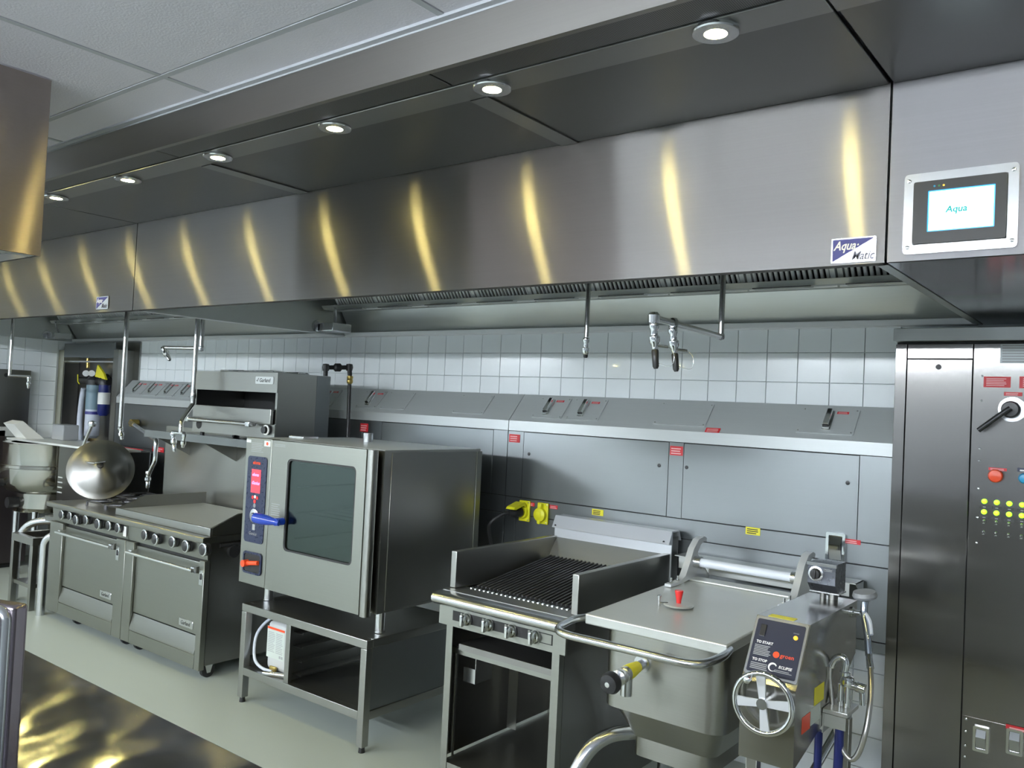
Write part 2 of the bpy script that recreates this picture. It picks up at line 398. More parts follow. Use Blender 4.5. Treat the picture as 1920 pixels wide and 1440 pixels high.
# ================================================================== EXHAUST HOODS
HY, HZ, SZ, FYY = 2.62, 2.30, 2.83, 1.81
LAMPX = [-0.945-0.7535*k for k in range(12)]
def hood(x0, x1, seams, label, left_end=True):
    t = thing('exhaust_hood', ((x0+x1)/2, 3.4, HZ), label, 'range hood', 'stainless exhaust hoods along the cooking wall')
    g = 0.002
    mesh('fascia', MB().box(x0+g, x1-g, FYY, FYY+0.02, SZ-0.004, CZ-0.002), ST_FASC, t)
    xs_ = [x0]+seams+[x1]
    for a, b in zip(xs_, xs_[1:]):
        mesh('supply_panel', MB().box(a+0.004, b-0.004, FYY+0.022, 1.953, SZ+0.004, SZ+0.016, 0.002, 1), PERF, t)
        mesh('plenum_panel', MB().box(a+0.004, b-0.004, 2.077, HY-0.004, SZ+0.004, SZ+0.016, 0.002, 1), ST_SOF, t)
    for s_ in seams:
        mesh('joint_strip', MB().box(s_-0.03, s_+0.045, 2.077, HY-0.004, SZ-0.001, SZ+0.0035), ST_STRIP, t)
    mesh('light_strip', MB().box(x0+g, x1-g, 1.957, 2.073, SZ, SZ+0.02, 0.002, 1), ST_STRIP, t)
    for lx in LAMPX:
        if x0 < lx < x1:
            d = mesh('downlight', MB().lathe([(0.043, 0), (0.060, 0), (0.062, 0.004), (0.060, 0.012), (0.043, 0.012)], (lx, 2.012, SZ-0.012)), SATIN, t)
            mesh('lens', MB().lathe([(0.0, 0), (0.030, 0.001), (0.041, 0.004), (0.042, 0.008), (0.0, 0.009)], (lx, 2.012, SZ-0.013)), LENS, d)
    mesh('front_panel', MB().box(x0+g, x1-g, HY, HY+0.012, HZ, SZ+0.01).box(x0+g, x1-g, HY+0.012, HY+0.045, HZ, HZ+0.012), ST_HOOD, t)
    for ex, d in ((x0, 1), (x1, -1)):
        mesh('end_panel', MB().box(ex+g*d, ex+0.014*d, HY+0.013, WY-0.01, HZ, SZ).box(ex+0.014*d, ex+0.034*d, HY+0.05, WY-0.05, HZ, HZ+0.010), ST_HIN, t)
    mesh('canopy_roof', MB().box(x0+0.016, x1-0.016, HY+0.014, WY-0.012, SZ-0.012, SZ), ST_HIN, t)
    mesh('rear_panel', MB().prism([(WY-0.012, HZ+0.03), (WY-0.03, HZ+0.03), (4.20, HZ+0.24), (4.20, HZ+0.45), (WY-0.012, HZ+0.45)], x0+0.036, x1-0.036), ST_HIN, t)
    mesh('rear_channel', MB().box(x0+0.02, x1-0.02, WY-0.075, WY-0.012, HZ-0.004, HZ+0.028, 0.003, 1), FILT, t)
    # baffle filters, hung at 45 degrees on a trough
    fa, fb = x0+0.17, x1-0.13; nf = round((fb-fa)/0.45); pw = (fb-fa)/nf
    mesh('grease_trough', MB().prism([(4.196, 2.475), (4.05, 2.475), (4.03, 2.50), (4.04, 2.503), (4.055, 2.485), (4.196, 2.485)], fa-0.12, fb+0.09), ST_HIN, t)
    M0 = frame((0, 4.13, 2.487), (1, 0, 0), (0, -0.62, 0.78))
    tabm = None; fr0 = None
    for k in range(nf):
        if fr0 is None:
            mb = MB(); a = fa; b = fa+pw
            mb.box(a+0.006, b-0.006, 0.0, 0.024, 0, 0.03, M=M0).box(a+0.006, b-0.006, 0.38, 0.404, 0, 0.03, M=M0)
            mb.box(a+0.006, a+0.03, 0.024, 0.38, 0, 0.03, M=M0).box(b-0.03, b-0.006, 0.024, 0.38, 0, 0.03, M=M0)
            fr0 = mesh('baffle_filter', mb, FILT, t)
            mesh('backing', MB().box(a+0.03, b-0.03, 0.024, 0.38, -0.004, 0.002, M=M0), HOLE, fr0)
            ns = 14; sw = (pw-0.06)/ns; s0 = None
            for q in range(ns):
                xa = a+0.03+sw*(q+0.25)
                if s0 is None: s0 = mesh('slat', MB().box(xa, xa+sw*0.58, 0.022, 0.382, 0.012, 0.026, 0.003, 1, M=M0), FILT, fr0)
                else: inst('slat', s0, fr0, (sw*q, 0, 0))
            tb = mesh('drip_tab', MB().box(a+0.06, b-0.10, 4.005, 4.05, 2.462, 2.468), SATIN, t)
        else:
            f2 = inst('baffle_filter', fr0, t, (pw*k, 0, 0))
            for ch in fr0.children: inst(ch.name.split('.')[0], ch, f2, (0, 0, 0))
            inst('drip_tab', tb, t, (pw*k, 0, 0))
    mesh('filter_rail', MB().box(fa-0.13, fb+0.09, 3.84, 3.90, 2.80, 2.815), ST_HIN, t)
    # heat sensor box and its angled conduit in the left rear corner
    mesh('sensor_box', MB().box(x0+0.05, x0+0.20, 4.02, 4.20, HZ+0.012, HZ+0.075, 0.006), SATIN, t)
    mesh('conduit', MB().tube([(x0+0.13, 4.10, HZ+0.075), (x0+0.24, 4.0, HZ+0.19)], 0.012), SATIN, t)
    mesh('round_fitting', MB().cyl((x0+0.015, 4.02, HZ+0.05), (x0+0.04, 4.02, HZ+0.05), 0.045), SATIN, t)
    return t
h2 = hood(-5.0, -0.66, [-3.405, -1.815], 'long brushed steel exhaust hood over the combi oven, grill and tilting pan')
h1 = hood(-9.46, -5.004, [-8.15, -6.58], 'farther brushed steel exhaust hood over the ranges, left of the seam')
def badge(t, x0, x1, z0, z1):
    y = HY-0.001
    b = mesh('badge', MB().prism(rrect(x0, x1, z0, z1, 0.004), y-0.004, y, 'y'), SATIN, t); b['label'] = 'silver and blue name badge'
    w_, h_ = x1-x0, z1-z0; i = w_*0.035
    mesh('blue_field', MB().prism([(x0+i, z0+i), (x1-i*1.5, z1-i), (x0+i, z1-i)], y-0.0052, y-0.004, 'y'), BADGEB, b)
    text('lettering', 'Aqua·', h_*0.50, FY(x0+w_*0.06, y-0.0056, z0+h_*0.52), WHITEP, b, 0.35, 0.02, sx=0.80)
    text('lettering', 'Matic', h_*0.48, FY(x0+w_*0.46, y-0.0050, z0+h_*0.10), BADGEG, b, 0.35, 0.01, sx=0.80)
badge(h2, -0.816, -0.685, 2.306, 2.382)
badge(h1, -5.455, -5.30, 2.318, 2.40)
# right-hand end cabinet of the hood, with the lit screen
t = thing('hood_control_cabinet', (-0.3, 3.4, HZ), 'steel hood control cabinet with a lit touch screen, right end of the hoods', 'control cabinet')
cx0, cx1 = -0.655, 0.55
mesh('front_panel', MB().box(cx0, cx1, HY, HY+0.015, HZ, SZ+0.01), brushed('control_front_steel', (0.205, 0.20, 0.208), 0.28, 0.6, 0.5, 0.4), t)
mesh('underside', MB().box(cx0, cx1, HY+0.016, WY-0.012, HZ, HZ+0.012), steel('polished_underside', (0.36, 0.36, 0.38), 0.16, 0.3), t)
mesh('side_panel', MB().box(cx1-0.014, cx1, HY+0.016, WY-0.012, HZ+0.013, SZ), ST_HIN, t)
mesh('fascia', MB().box(cx0, cx1, FYY, FYY+0.02, SZ-0.004, CZ-0.002), ST_FASC, t)
mesh('supply_panel', MB().box(cx0+0.004, cx1-0.004, FYY+0.022, 1.953, SZ+0.004, SZ+0.016), PERF, t)
mesh('light_strip', MB().box(cx0+0.001, cx1, 1.957, 2.073, SZ, SZ+0.02), ST_STRIP, t)
mesh('plenum_panel', MB().box(cx0+0.004, -0.20, 2.077, HY-0.004, SZ+0.004, SZ+0.016), ST_SOF, t)
mesh('plenum_panel', MB().box(-0.192, cx1-0.004, 2.077, HY-0.004, SZ+0.004, SZ+0.016), ST_SOF, t)
for lx in (-0.19, 0.56-0.15):
    d = mesh('downlight', MB().lathe([(0.043, 0), (0.060, 0), (0.062, 0.004), (0.060, 0.012), (0.043, 0.012)], (lx, 2.012, SZ-0.012)), SATIN, t)
    mesh('lens', MB().lathe([(0.0, 0), (0.030, 0.001), (0.041, 0.004), (0.042, 0.008), (0.0, 0.009)], (lx, 2.012, SZ-0.013)), LENS, d)
sx0, sx1, sz0, sz1 = -0.612, -0.322, 2.318, 2.552
y = HY
def ring(mb, o, i, y0, y1):
    n = len(o)
    v = [(p[0], y0, p[1]) for p in o]+[(p[0], y0, p[1]) for p in i]+[(p[0], y1, p[1]) for p in o]+[(p[0], y1, p[1]) for p in i]
    f = []
    for k in range(n):
        j = (k+1) % n
        f += [(k, j, n+j, n+k), (2*n+k, 3*n+k, 3*n+j, 2*n+j), (k, 2*n+k, 2*n+j, j), (n+k, n+j, 3*n+j, 3*n+k)]
    mb._add(v, f); return mb
fr = mesh('screen_frame', ring(MB(), rrect(sx0, sx1, sz0, sz1, 0.012), rrect(sx0+0.026, sx1-0.026, sz0+0.026, sz1-0.026, 0.003), y-0.008, y-0.0005), SATIN, t)
for a in (sx0+0.013, sx1-0.013):
    for b in (sz0+0.02, sz1-0.02): mesh('screw', MB().lathe([(0.006, 0), (0.005, 0.003), (0.0, 0.004)], (a, y-0.008, b), (0, -1, 0), 12), CHROME, fr)
bz = mesh('touch_screen', ring(MB(), rrect(sx0+0.027, sx1-0.027, sz0+0.027, sz1-0.027, 0.006), rrect(sx0+0.065, sx1-0.055, sz0+0.060, sz1-0.055, 0.002), y-0.016, y-0.0005), BLACK, t)
mesh('display_edge', MB().box(sx0+0.065, sx1-0.055, y-0.0105, y-0.0008, sz0+0.060, sz1-0.055), SCRB, bz)
mesh('display', MB().box(sx0+0.069, sx1-0.059, y-0.0125, y-0.0106, sz0+0.064, sz1-0.059), SCREEN, bz)
text('lettering', 'Aqua', 0.026, FY(sx0+0.112, y-0.0129, sz0+0.112), TEAL, bz, 0.15, 0.03)
text('lettering', 'matic', 0.026, FY(sx0+0.168, y-0.0129, sz0+0.112), plain('faint_cyan_print', (0.5, 0.75, 0.78), 0.5, emit=(0.5, 0.78, 0.8), es=0.9), bz)
for k, mm in enumerate((BLUEB, plain('dim_green_lamp', (0.02, 0.2, 0.05), 0.4), LEDO)): mesh('indicator', MB().cyl((sx0+0.082+k*0.012, y-0.0175, sz1-0.044), (sx0+0.082+k*0.012, y-0.0155, sz1-0.044), 0.0028), mm, bz)
# island hood that hangs on the near left
t = thing('island_hood', (-3.9, 0.5, HZ), 'nearer brushed steel hood end hanging from the ceiling, top left', 'range hood')
ix, iy, iz = -3.345, 1.385, 2.30
mesh('end_panel', MB().box(ix-0.012, ix, -0.4, iy, iz, CZ-0.003), brushed('island_hood_steel', (0.42, 0.36, 0.34), 0.22, 0.8, wave=0.006, wscale=1.3), t)
mesh('front_panel', MB().box(-5.0, ix-0.013, iy-0.014, iy-0.002, iz, CZ-0.003), ST_HOOD, t)
mesh('underside', MB().box(-5.0, ix-0.013, -0.4, iy-0.015, iz+0.03, iz+0.05), ST_HIN, t)
mesh('bottom_lip', MB().box(ix-0.06, ix-0.013, -0.4, iy-0.016, iz, iz+0.010), ST_HIN, t)
for lx in (-3.9, -4.65):
    d = mesh('downlight', MB().lathe([(0.043, 0), (0.060, 0), (0.062, 0.004), (0.060, 0.012), (0.043, 0.012)], (lx, 0.9, iz+0.018)), SATIN, t)
    mesh('lens', MB().lathe([(0.0, 0), (0.030, 0.001), (0.041, 0.004), (0.042, 0.008), (0.0, 0.009)], (lx, 0.9, iz+0.016)), LENS, d)
# ================================================================== RACEWAYS (service distribution units)
RY, RZ0, RZ1, RZT, RYT = 4.18, 0.76, 1.735, 1.905, 4.335
SL = lambda x: frame((x, RY, RZ1), (1, 0, 0), (0, RYT-RY, RZT-RZ1))        # slope sheet
SLL = math.hypot(RYT-RY, RZT-RZ1)
def slope_plate(t, x0, x1, handle=True, stick=True, hx=0.5):
    M = SL(x0); w_ = x1-x0
    p = mesh('cover_plate', MB().prism(rrect(0, w_, 0.035, SLL-0.025, 0.008), 0.0012, 0.0060, 'z', M=M), ST_LIT_SLOPE, t)
    mesh('screw', MB().lathe([(0.0045, 0), (0.004, 0.002), (0, 0.003)], M @ Vector((0.012, 0.047, 0.0060)), M.to_3x3() @ Vector((0, 0, 1)), 10), CHROME, p)
    for u, v in ((w_-0.012, 0.047), (0.012, SLL-0.037), (w_-0.012, SLL-0.037)):
        mesh('screw', MB().lathe([(0.0045, 0), (0.004, 0.002), (0, 0.003)], M @ Vector((u, v, 0.0060)), M.to_3x3() @ Vector((0, 0, 1)), 10), CHROME, p)
    if handle:
        c = w_*hx
        h = mesh('handle', MB().box(c-0.022, c+0.022, 0.058, SLL-0.045, 0.0061, 0.012, 0.003, M=M).box(c-0.014, c+0.014, 0.075, SLL-0.05, 0.012, 0.036, 0.004, M=M).box(c-0.018, c+0.018, 0.062, 0.076, 0.012, 0.020, 0.002, M=M), CHROME, p)
        mesh('handle_gap', MB().box(c-0.0165, c+0.0165, 0.0725, 0.0745, 0.0205, 0.028, M=M), HOLE, h)
    if stick:
        sticker(p, M @ Matrix.Translation((min(w_-0.062, w_*hx+0.03), SLL-0.062, 0.0061)), 0.056, 0.015, n=2)
    return p
def raceway(x0, x1, label, doors, lowers, keyholes):
    t = thing('service_raceway', ((x0+x1)/2, RY, RZ0), label, 'utility cabinet', 'stainless service raceways along the back wall')
    W0 = WY-0.01
    mesh('body', MB().prism([(RY+0.012, RZ0), (RY+0.012, RZ1-0.02), (RY+0.010, RZ1-0.012), (RYT, RZT-0.012), (W0, RZT-0.012), (W0, RZ0)], x0+0.002, x1-0.002), HOLE, t)
    mesh('sloped_top', MB().prism([(RY, RZ1-0.062), (RY, RZ1), (RYT, RZT), (W0, RZT), (W0, RZT-0.010), (RYT, RZT-0.010), (RY+0.0105, RZ1-0.011), (RY+0.0105, RZ1-0.062)], x0+0.0015, x1-0.0015), ST_LIT_SLOPE, t)
    zt = RZ1-0.066
    z1, z2 = 1.262, 1.155
    g = 0.0022
    cur = x0+0.0015
    for (a, b) in doors:
        if a-cur > 0.01: mesh('stile', MB().box(cur, a-g, RY, RY+0.010, z1+g, zt), ST_RACE, t)
        mesh('access_door', MB().box(a, b, RY-0.001, RY+0.010, z1+g, zt-0.001, 0.0015, 1), ST_RACE, t)
        cur = b+g
    if x1-cur > 0.01: mesh('stile', MB().box(cur, x1-0.0015, RY, RY+0.010, z1+g, zt), ST_RACE, t)
    mesh('outlet_rail', MB().box(x0+0.0015, x1-0.0015, RY, RY+0.010, z2+g, z1-g, 0.001, 1), ST_RACE, t)
    cur = x0+0.0015
    for s_ in lowers+[x1]:
        mesh('lower_panel', MB().box(cur, s_-g, RY, RY+0.010, RZ0+0.052, z2-g, 0.001, 1), ST_RACE, t); cur = s_+g
    mesh('bottom_rail', MB().box(x0+0.0015, x1-0.0015, RY-0.002, RY+0.010, RZ0, RZ0+0.048, 0.001, 1), ST_RACE, t)
    for (kx, kz) in keyholes:
        mesh('keyhole', MB().lathe([(0.010, -0.001), (0.010, 0.002), (0.007, 0.003), (0.0, 0.0025)], (kx, RY-0.001, kz), (0, -1, 0), 16), BLACK, t)
    return t
# --- right unit
t3 = raceway(-3.255, -0.975, 'stainless service raceway with two yellow outlets, behind the grill and tilting pan', [(-3.13, -2.135), (-2.045, -1.135)], [-3.165, -1.20], [(-3.085, 1.535), (-2.19, 1.537), (-2.025, 1.54), (-1.185, 1.535)])
E3 = lambda px, py: at(px, py, y=RY)
for (a, b, hd) in ((-3.10, -2.875, 1), (-2.845, -2.615, 1), (-2.255, -1.94, 0), (-1.455, -1.175, 1)):
    slope_plate(t3, a, b, bool(hd), bool(hd), 0.42 if a < -2 else 0.52)
sticker(t3, FY(-3.245, RY-0.0012, 1.60), 0.085, 0.05, n=3); sticker(t3, FY(-2.128, RY-0.0012, 1.60), 0.077, 0.05, n=3)
M = SL(-1.93); sticker(t3, M @ Matrix.Translation((0, 0.0, 0.0012)), 0.082, 0.032, n=3)
p = E3(1110, 965); sticker(t3, FY(p.x, RY-0.0012, p.z), 0.077, 0.035, YELS, 3, BLKP, lab='yellow sticker')
p = E3(1398, 1001); sticker(t3, FY(p.x, RY-0.0012, p.z), 0.077, 0.038, YELS, 3, BLKP, lab='yellow sticker')
p = E3(1583, 1018); sticker(t3, FY(p.x, RY-0.0012, p.z), 0.075, 0.022, n=2)
def outlet(px, py, label, cap):
    p = E3(px, py); x, z = p.x, p.z
    b = mesh('yellow_outlet', MB().box(x-0.035, x+0.045, RY-0.014, RY-0.0012, z-0.065, z+0.062, 0.004), YEL, t3); b['label'] = label
    mesh('socket_ring', MB().lathe([(0.040, 0), (0.040, 0.012), (0.036, 0.018), (0.026, 0.018), (0.026, 0.008), (0, 0.008)], (x-0.002, RY-0.0141, z-0.008), (0, -1, 0), 28), YEL, b)
    for dx, dz in ((0.036, 0.052), (0.036, -0.055)): mesh('screw', MB().lathe([(0.0045, 0), (0.004, 0.002), (0, 0.003)], (x+dx, RY-0.0141, z+dz), (0, -1, 0), 10), SATIN, b)
    if cap == 'closed':
        mesh('flap', MB().lathe([(0.041, 0), (0.041, 0.006), (0.036, 0.010), (0, 0.011)], (x-0.002, RY-0.0325, z-0.008), (0, -1, 0), 28).box(x-0.014, x+0.012, RY-0.042, RY-0.020, z+0.025, z+0.060, 0.004).box(x-0.010, x+0.008, RY-0.044, RY-0.033, z-0.064, z-0.040, 0.004).box(x-0.022, x+0.016, RY-0.046, RY-0.043, z-0.024, z+0.010, 0.002), YEL, b)
    else:
        mesh('flap', MB().prism([(RY-0.02, z+0.030), (RY-0.045, z+0.055), (RY-0.135, z+0.030), (RY-0.145, z+0.016), (RY-0.125, z+0.014), (RY-0.05, z+0.034), (RY-0.03, z+0.022)], x-0.036, x+0.028), YEL, b)
    return x, z
ox, oz = outlet(984, 957, 'yellow outlet with its flap lifted by a plug', 'open')
outlet(1018, 962, 'yellow outlet with closed round flap', 'closed')
p = E3(990, 942); sticker(t3, FY(p.x, RY-0.0012, p.z-0.02), 0.052, 0.022, n=2); p = E3(1031, 947); sticker(t3, FY(p.x, RY-0.0012, p.z-0.02), 0.058, 0.022, n=2)
# --- middle unit
t2 = raceway(-5.66, -3.2575, 'stainless service raceway behind the combi oven and salamander', [(-5.5, -4.60), (-4.40, -3.375)], [-4.5], [(-4.35, 1.5)])
for (a, b, hd) in ((-5.50, -5.27, 1), (-5.22, -4.99, 1), (-4.72, -4.50, 1), (-4.46, -4.21, 0), (-3.76, -3.49, 0)): slope_plate(t2, a, b, bool(hd), bool(hd))
p = E3(676, 796); sticker(t2, FY(p.x, RY-0.0012, p.z-0.05), 0.085, 0.06, n=3, lab='red sticker seen above the combi oven')
# --- left unit
t1 = raceway(-8.19, -5.6625, 'stainless service raceway with a row of four switch handles, farthest left', [(-8.08, -6.62), (-6.56, -5.80)], [-7.85, -6.5], [(-8.13, 1.15)])
for k in range(7):
    a = -8.05+k*0.285
    slope_plate(t1, a, a+0.265, True, True, 0.45)
p = E3(337, 777); sticker(t1, FY(-6.70, RY-0.0012, p.z), 0.09, 0.06, n=2)
for px, w_ in ((226, 0.42), (286, 0.2)):
    p = E3(px, 846); sticker(t1, FY(p.x, RY-0.0012, p.z), w_, 0.045, n=2)
p = E3(268, 849); sticker(t1, FY(p.x, RY-0.0012, p.z-0.06), 0.10, 0.06, YELS, 2, BLKP, lab='yellow sticker')
for px in (232, 243, 254):
    p = E3(px, 856); mesh('outlet_plate', MB().box(p.x-0.05, p.x+0.05, RY-0.03, RY-0.0012, p.z-0.16, p.z+0.02, 0.006), GREY, t1)
# power cable with plug
cb = thing('power_cable', (ox, 4.1, 0.4), 'black power cable plugged into the left yellow outlet, hanging down behind the grill', 'cable')
mesh('plug', MB().lathe([(0.0, 0), (0.025, 0.0), (0.030, 0.01), (0.031, 0.05), (0.024, 0.075), (0.016, 0.09), (0.0, 0.09)], (ox-0.002, RY-0.033, oz-0.008), (-0.32, -1, -0.05), 20), BLACK, cb)
p0 = Vector((ox-0.002, RY-0.033, oz-0.008)); d = Vector((-0.32, -1, -0.05)).normalized()
mesh('cord', MB().tube([p0+d*0.08, p0+d*0.13+Vector((-0.02, 0.0, -0.01)), Vector((ox-0.12, 3.99, oz-0.09)), Vector((ox-0.165, 4.06, oz-0.20)), Vector((ox-0.175, 4.12, oz-0.34)), Vector((ox-0.17, 4.13, oz-0.6)), Vector((ox-0.15, 4.12, 0.35))], 0.0115, 10, smooth=6), RUBBER, cb)
# ================================================================== RIGHT ELECTRICAL CABINET
EY = 4.10
t = thing('electrical_cabinet', (-0.3, EY, 0), 'tall polished steel switch cabinet at the right end of the cooking line', 'electrical cabinet')
A = lambda px, py: at(px, py, y=EY)
ex0, ex1 = -0.972, 0.70
s1, s2 = A(1702, 640).x, A(1826, 640).x
mesh('body', MB().box(ex0+0.002, ex1, EY+0.014, WY-0.009, 0, 2.20), HOLE, t)
zt = 2.19
mesh('stile', MB().box(ex0, s1-0.002, EY, EY+0.013, 0.02, zt, 0.001, 1), ST_CAB, t)
zd = A(1760, 673).z
mesh('tall_door', MB().box(s1+0.002, s2-0.002, EY-0.001, EY+0.013, 0.03, zd-0.003, 0.0015, 1), ST_CAB, t)
mesh('upper_panel', MB().box(s1+0.002, s2-0.002, EY, EY+0.013, zd+0.002, zt, 0.001, 1), ST_CAB, t)
mesh('control_door', MB().box(s2+0.002, ex1, EY, EY+0.013, 0.03, zt, 0.001, 1), ST_CAB, t)
k = A(1760, 688); mesh('keyhole', MB().lathe([(0.012, -0.001), (0.012, 0.002), (0.008, 0.003), (0, 0.002)], (k.x, EY-0.001, k.z), (0, -1, 0), 16), BLACK, t)
mesh('header', MB().box(ex0-0.008, ex1, EY-0.022, WY-0.009, 2.203, 2.262, 0.003, 1), ST_HIN, t)
def cab_plate(a, b, name, lab=None):
    q = mesh(name, MB().prism(rrect(a[0], b[0], b[1], a[1], 0.006), EY-0.0035, EY-0.0004, 'y'), ST_CAB, t)
    nx = 3
    for i in range(nx+1):
        for z in (a[1]-0.012, b[1]+0.012):
            mesh('screw', MB().lathe([(0.005, 0), (0.0045, 0.002), (0, 0.0035)], (a[0]+0.012+(b[0]-a[0]-0.024)*i/nx, EY-0.0035, z), (0, -1, 0), 10), CHROME, q)
    for i in (0.35, 0.68):
        for x in (a[0]+0.012, b[0]-0.012): mesh('screw', MB().lathe([(0.005, 0), (0.0045, 0.002), (0, 0.0035)], (x, EY-0.0035, a[1]+(b[1]-a[1])*i), (0, -1, 0), 10), CHROME, q)
    return q
u = A(1836, 700); v = A(1832, 846); P1 = cab_plate((u.x, u.z), (u.x+0.62, v.z), 'breaker_plate')
u = A(1831, 858); v = A(1824, 1022); P2 = cab_plate((u.x, u.z), (u.x+0.62, v.z), 'control_plate')
u = A(1806, 1341); v = A(1800, 1421); P3 = cab_plate((u.x, u.z), (u.x+0.62, v.z), 'socket_plate')
yy = EY-0.0036
def stick_px(par, a, b, n=3, mat=RED, pm=PINKP, wmin=None):
    p, q = A(*a), A(*b); return sticker(par, FY(p.x, yy, q.z), (q.x-p.x) if wmin is None else wmin, p.z-q.z, mat, n, pm)
stick_px(P1, (1845, 706), (1895, 727), 5)
p = A(1912, 706); sticker(P1, FY(p.x, yy, A(1912, 728).z), 0.13, p.z-A(1912, 728).z, n=5)
stick_px(P1, (1883, 735), (1917, 743), 2)
stick_px(P2, (1854, 876), (1888, 884), 2)
p = A(1908, 878); sticker(P2, FY(p.x, yy, A(1908, 884).z), 0.09, 0.016, NAVY, 1, WHITEP)
p = A(1876, 645); q_ = mesh('paper_notice', MB().box(p.x, p.x+0.16, EY-0.0012, EY-0.0002, A(1873, 681).z, p.z), plain('paper', (0.62, 0.66, 0.68), 0.6), t)
lines_mb = MB(); lines(lines_mb, FY(p.x+0.008, EY-0.0012, A(1873, 679).z), 0, 0.14, 0, 0.08, 7, 0.4); mesh('print', lines_mb, GREYP, q_, 'stuff')
c = A(1898, 768)
sw = mesh('rotary_switch', MB().lathe([(0.052, 0), (0.052, 0.004), (0, 0.005)], (c.x, yy, c.z), (0, -1, 0)), SATIN, t)
mesh('hub', MB().lathe([(0.036, 0), (0.036, 0.02), (0.030, 0.034), (0, 0.036)], (c.x-0.003, yy-0.0055, c.z), (0, -1, 0)), BLACK, sw)
e = A(1839, 807); mesh('lever', MB().tube([(c.x, yy-0.055, c.z+0.004), (c.x-0.03, yy-0.062, c.z-0.02), (e.x, yy-0.055, e.z)], 0.011, 10), BLACK, sw)
c = A(1868, 892); bt = mesh('stop_button', MB().lathe([(0.024, 0), (0.024, 0.008), (0.018, 0.009)], (c.x, yy, c.z), (0, -1, 0)), BLACK, t)
mesh('button_cap', MB().lathe([(0.018, 0.009), (0.026, 0.016), (0.028, 0.022), (0.024, 0.030), (0, 0.034)], (c.x, yy, c.z), (0, -1, 0)), ORK, bt)
c = A(1921, 897); mesh('blue_button', MB().lathe([(0.022, 0), (0.022, 0.008), (0.016, 0.018), (0, 0.020)], (c.x, yy, c.z), (0, -1, 0)), BLUEB, t)
xs_ = [A(px, 942).x for px in (1846, 1871, 1893, 1917)]; dx = (xs_[3]-xs_[0])/3; xs_ = [xs_[0]+dx*i for i in range(8)]
for zz in (A(1880, 943).z, A(1880, 963).z):
    for i, x in enumerate(xs_):
        if i > 6: continue
        L = mesh('pilot_light', MB().lathe([(0.011, 0), (0.011, 0.006), (0.008, 0.012), (0, 0.013)], (x, yy, zz), (0, -1, 0), 16), LEDG, t)
        tg = mesh('name_tag', MB().box(x-0.018, x+0.018, yy-0.0015, yy-0.0002, zz-0.030, zz-0.017), BLKP, L)
        mesh('print', MB().box(x-0.005, x+0.006, yy-0.0019, yy-0.0016, zz-0.0255, zz-0.0225), GREYP, L, 'stuff')
for zz in (A(1880, 980).z, A(1880, 1001).z):
    for i, x in enumerate(xs_):
        if i > 6: continue
        mesh('toggle', MB().lathe([(0.007, 0), (0.006, 0.004), (0.0035, 0.006), (0.003, 0.016), (0.0045, 0.020), (0, 0.022)], (x, yy, zz), (0.1, -1, -0.5), 12), CHROME, t)
for px, py in ((1840, 1385), (1903, 1390)):
    c = A(px, py)
    g = mesh('socket_cover', ring(MB(), rrect(c.x-0.030, c.x+0.030, c.z-0.052, c.z+0.052, 0.006), rrect(c.x-0.020, c.x+0.020, c.z-0.042, c.z+0.042, 0.004), yy-0.014, yy), CHROME, t)
    mesh('switch_paddle', MB().prism([(yy, c.z-0.040), (yy-0.008, c.z-0.038), (yy-0.024, c.z+0.010), (yy-0.010, c.z+0.040), (yy, c.z+0.040)], c.x-0.018, c.x+0.018), CHROME, g)
sticker(P3, FY(A(1886, 1365).x, yy, A(1886, 1365).z), 0.13, 0.018, n=1)
# ================================================================== COMBI OVEN
OY, OX0, OX1, OZ0, OZ1 = 3.05, -4.385, -3.243, 0.695, 1.558
t = thing('combi_oven', ((OX0+OX1)/2, 3.5, 0.60), 'stainless combi oven with a big dark glass door and blue handle, on a low stand', 'oven')
XS = -4.125
mesh('body', ring(MB(), rrect(OX0+0.003, OX1, OZ0, OZ1, 0.004), rrect(-4.02, -3.345, 0.90, 1.50, 0.02), OY+0.065, 3.86).box(OX0+0.003, OX1, 3.861, 3.90, OZ0, OZ1), ST_EQ, t)
mesh('cavity_back', MB().box(-4.019, -3.346, 3.80, 3.859, 0.901, 1.499), ST_DARK, t)
for z in (0.99, 1.14, 1.29, 1.43):
    rk = MB()
    for x in (-4.0, -3.365): rk.cyl((x, OY+0.10, z), (x, 3.78, z), 0.005, seg=8)
    if z in (1.14, 1.43):
        for k in range(7): rk.cyl((-4.0, OY+0.14+k*0.1, z), (-3.365, OY+0.14+k*0.1, z), 0.003, seg=8)
    mesh('rack', rk, SATIN, t)
mesh('side_panel', MB().box(OX1+0.0005, OX1+0.004, OY+0.115, 3.895, OZ0+0.012, OZ1-0.012, 0.0015, 1), ST_EQ, t)
mesh('rear_post', MB().box(OX1+0.0045, OX1+0.012, 3.86, 3.905, OZ0+0.012, OZ1-0.012, 0.002, 1), ST_OVEN, t)
mesh('top_sheet', MB().box(OX0+0.006, OX1-0.004, OY+0.068, 3.895, OZ1+0.0003, OZ1+0.001), ST_LIT_TOP, t)  # thin sheet added so the oven top looks lit by its pale colour
mesh('top_lid', MB().box(-4.30, -4.16, 3.30, 3.42, OZ1+0.001, OZ1+0.018, 0.003), SATIN, t)
v_ = mesh('vent_stub', MB().cyl((-3.93, 3.62, OZ1), (-3.93, 3.62, OZ1+0.055), 0.032), SATIN, t)
cp = mesh('control_panel', MB().box(OX0, XS-0.006, OY+0.004, OY+0.064, OZ0-0.004, OZ1+0.003, 0.004), ST_OVEN, t)
x0, x1, z0, z1 = -4.352, -4.165, 0.94, 1.452
mesh('display_glass', MB().prism(rrect(x0, x1, z0, z1, 0.022), OY+0.0005, OY+0.0038, 'y'), NAVY, cp)
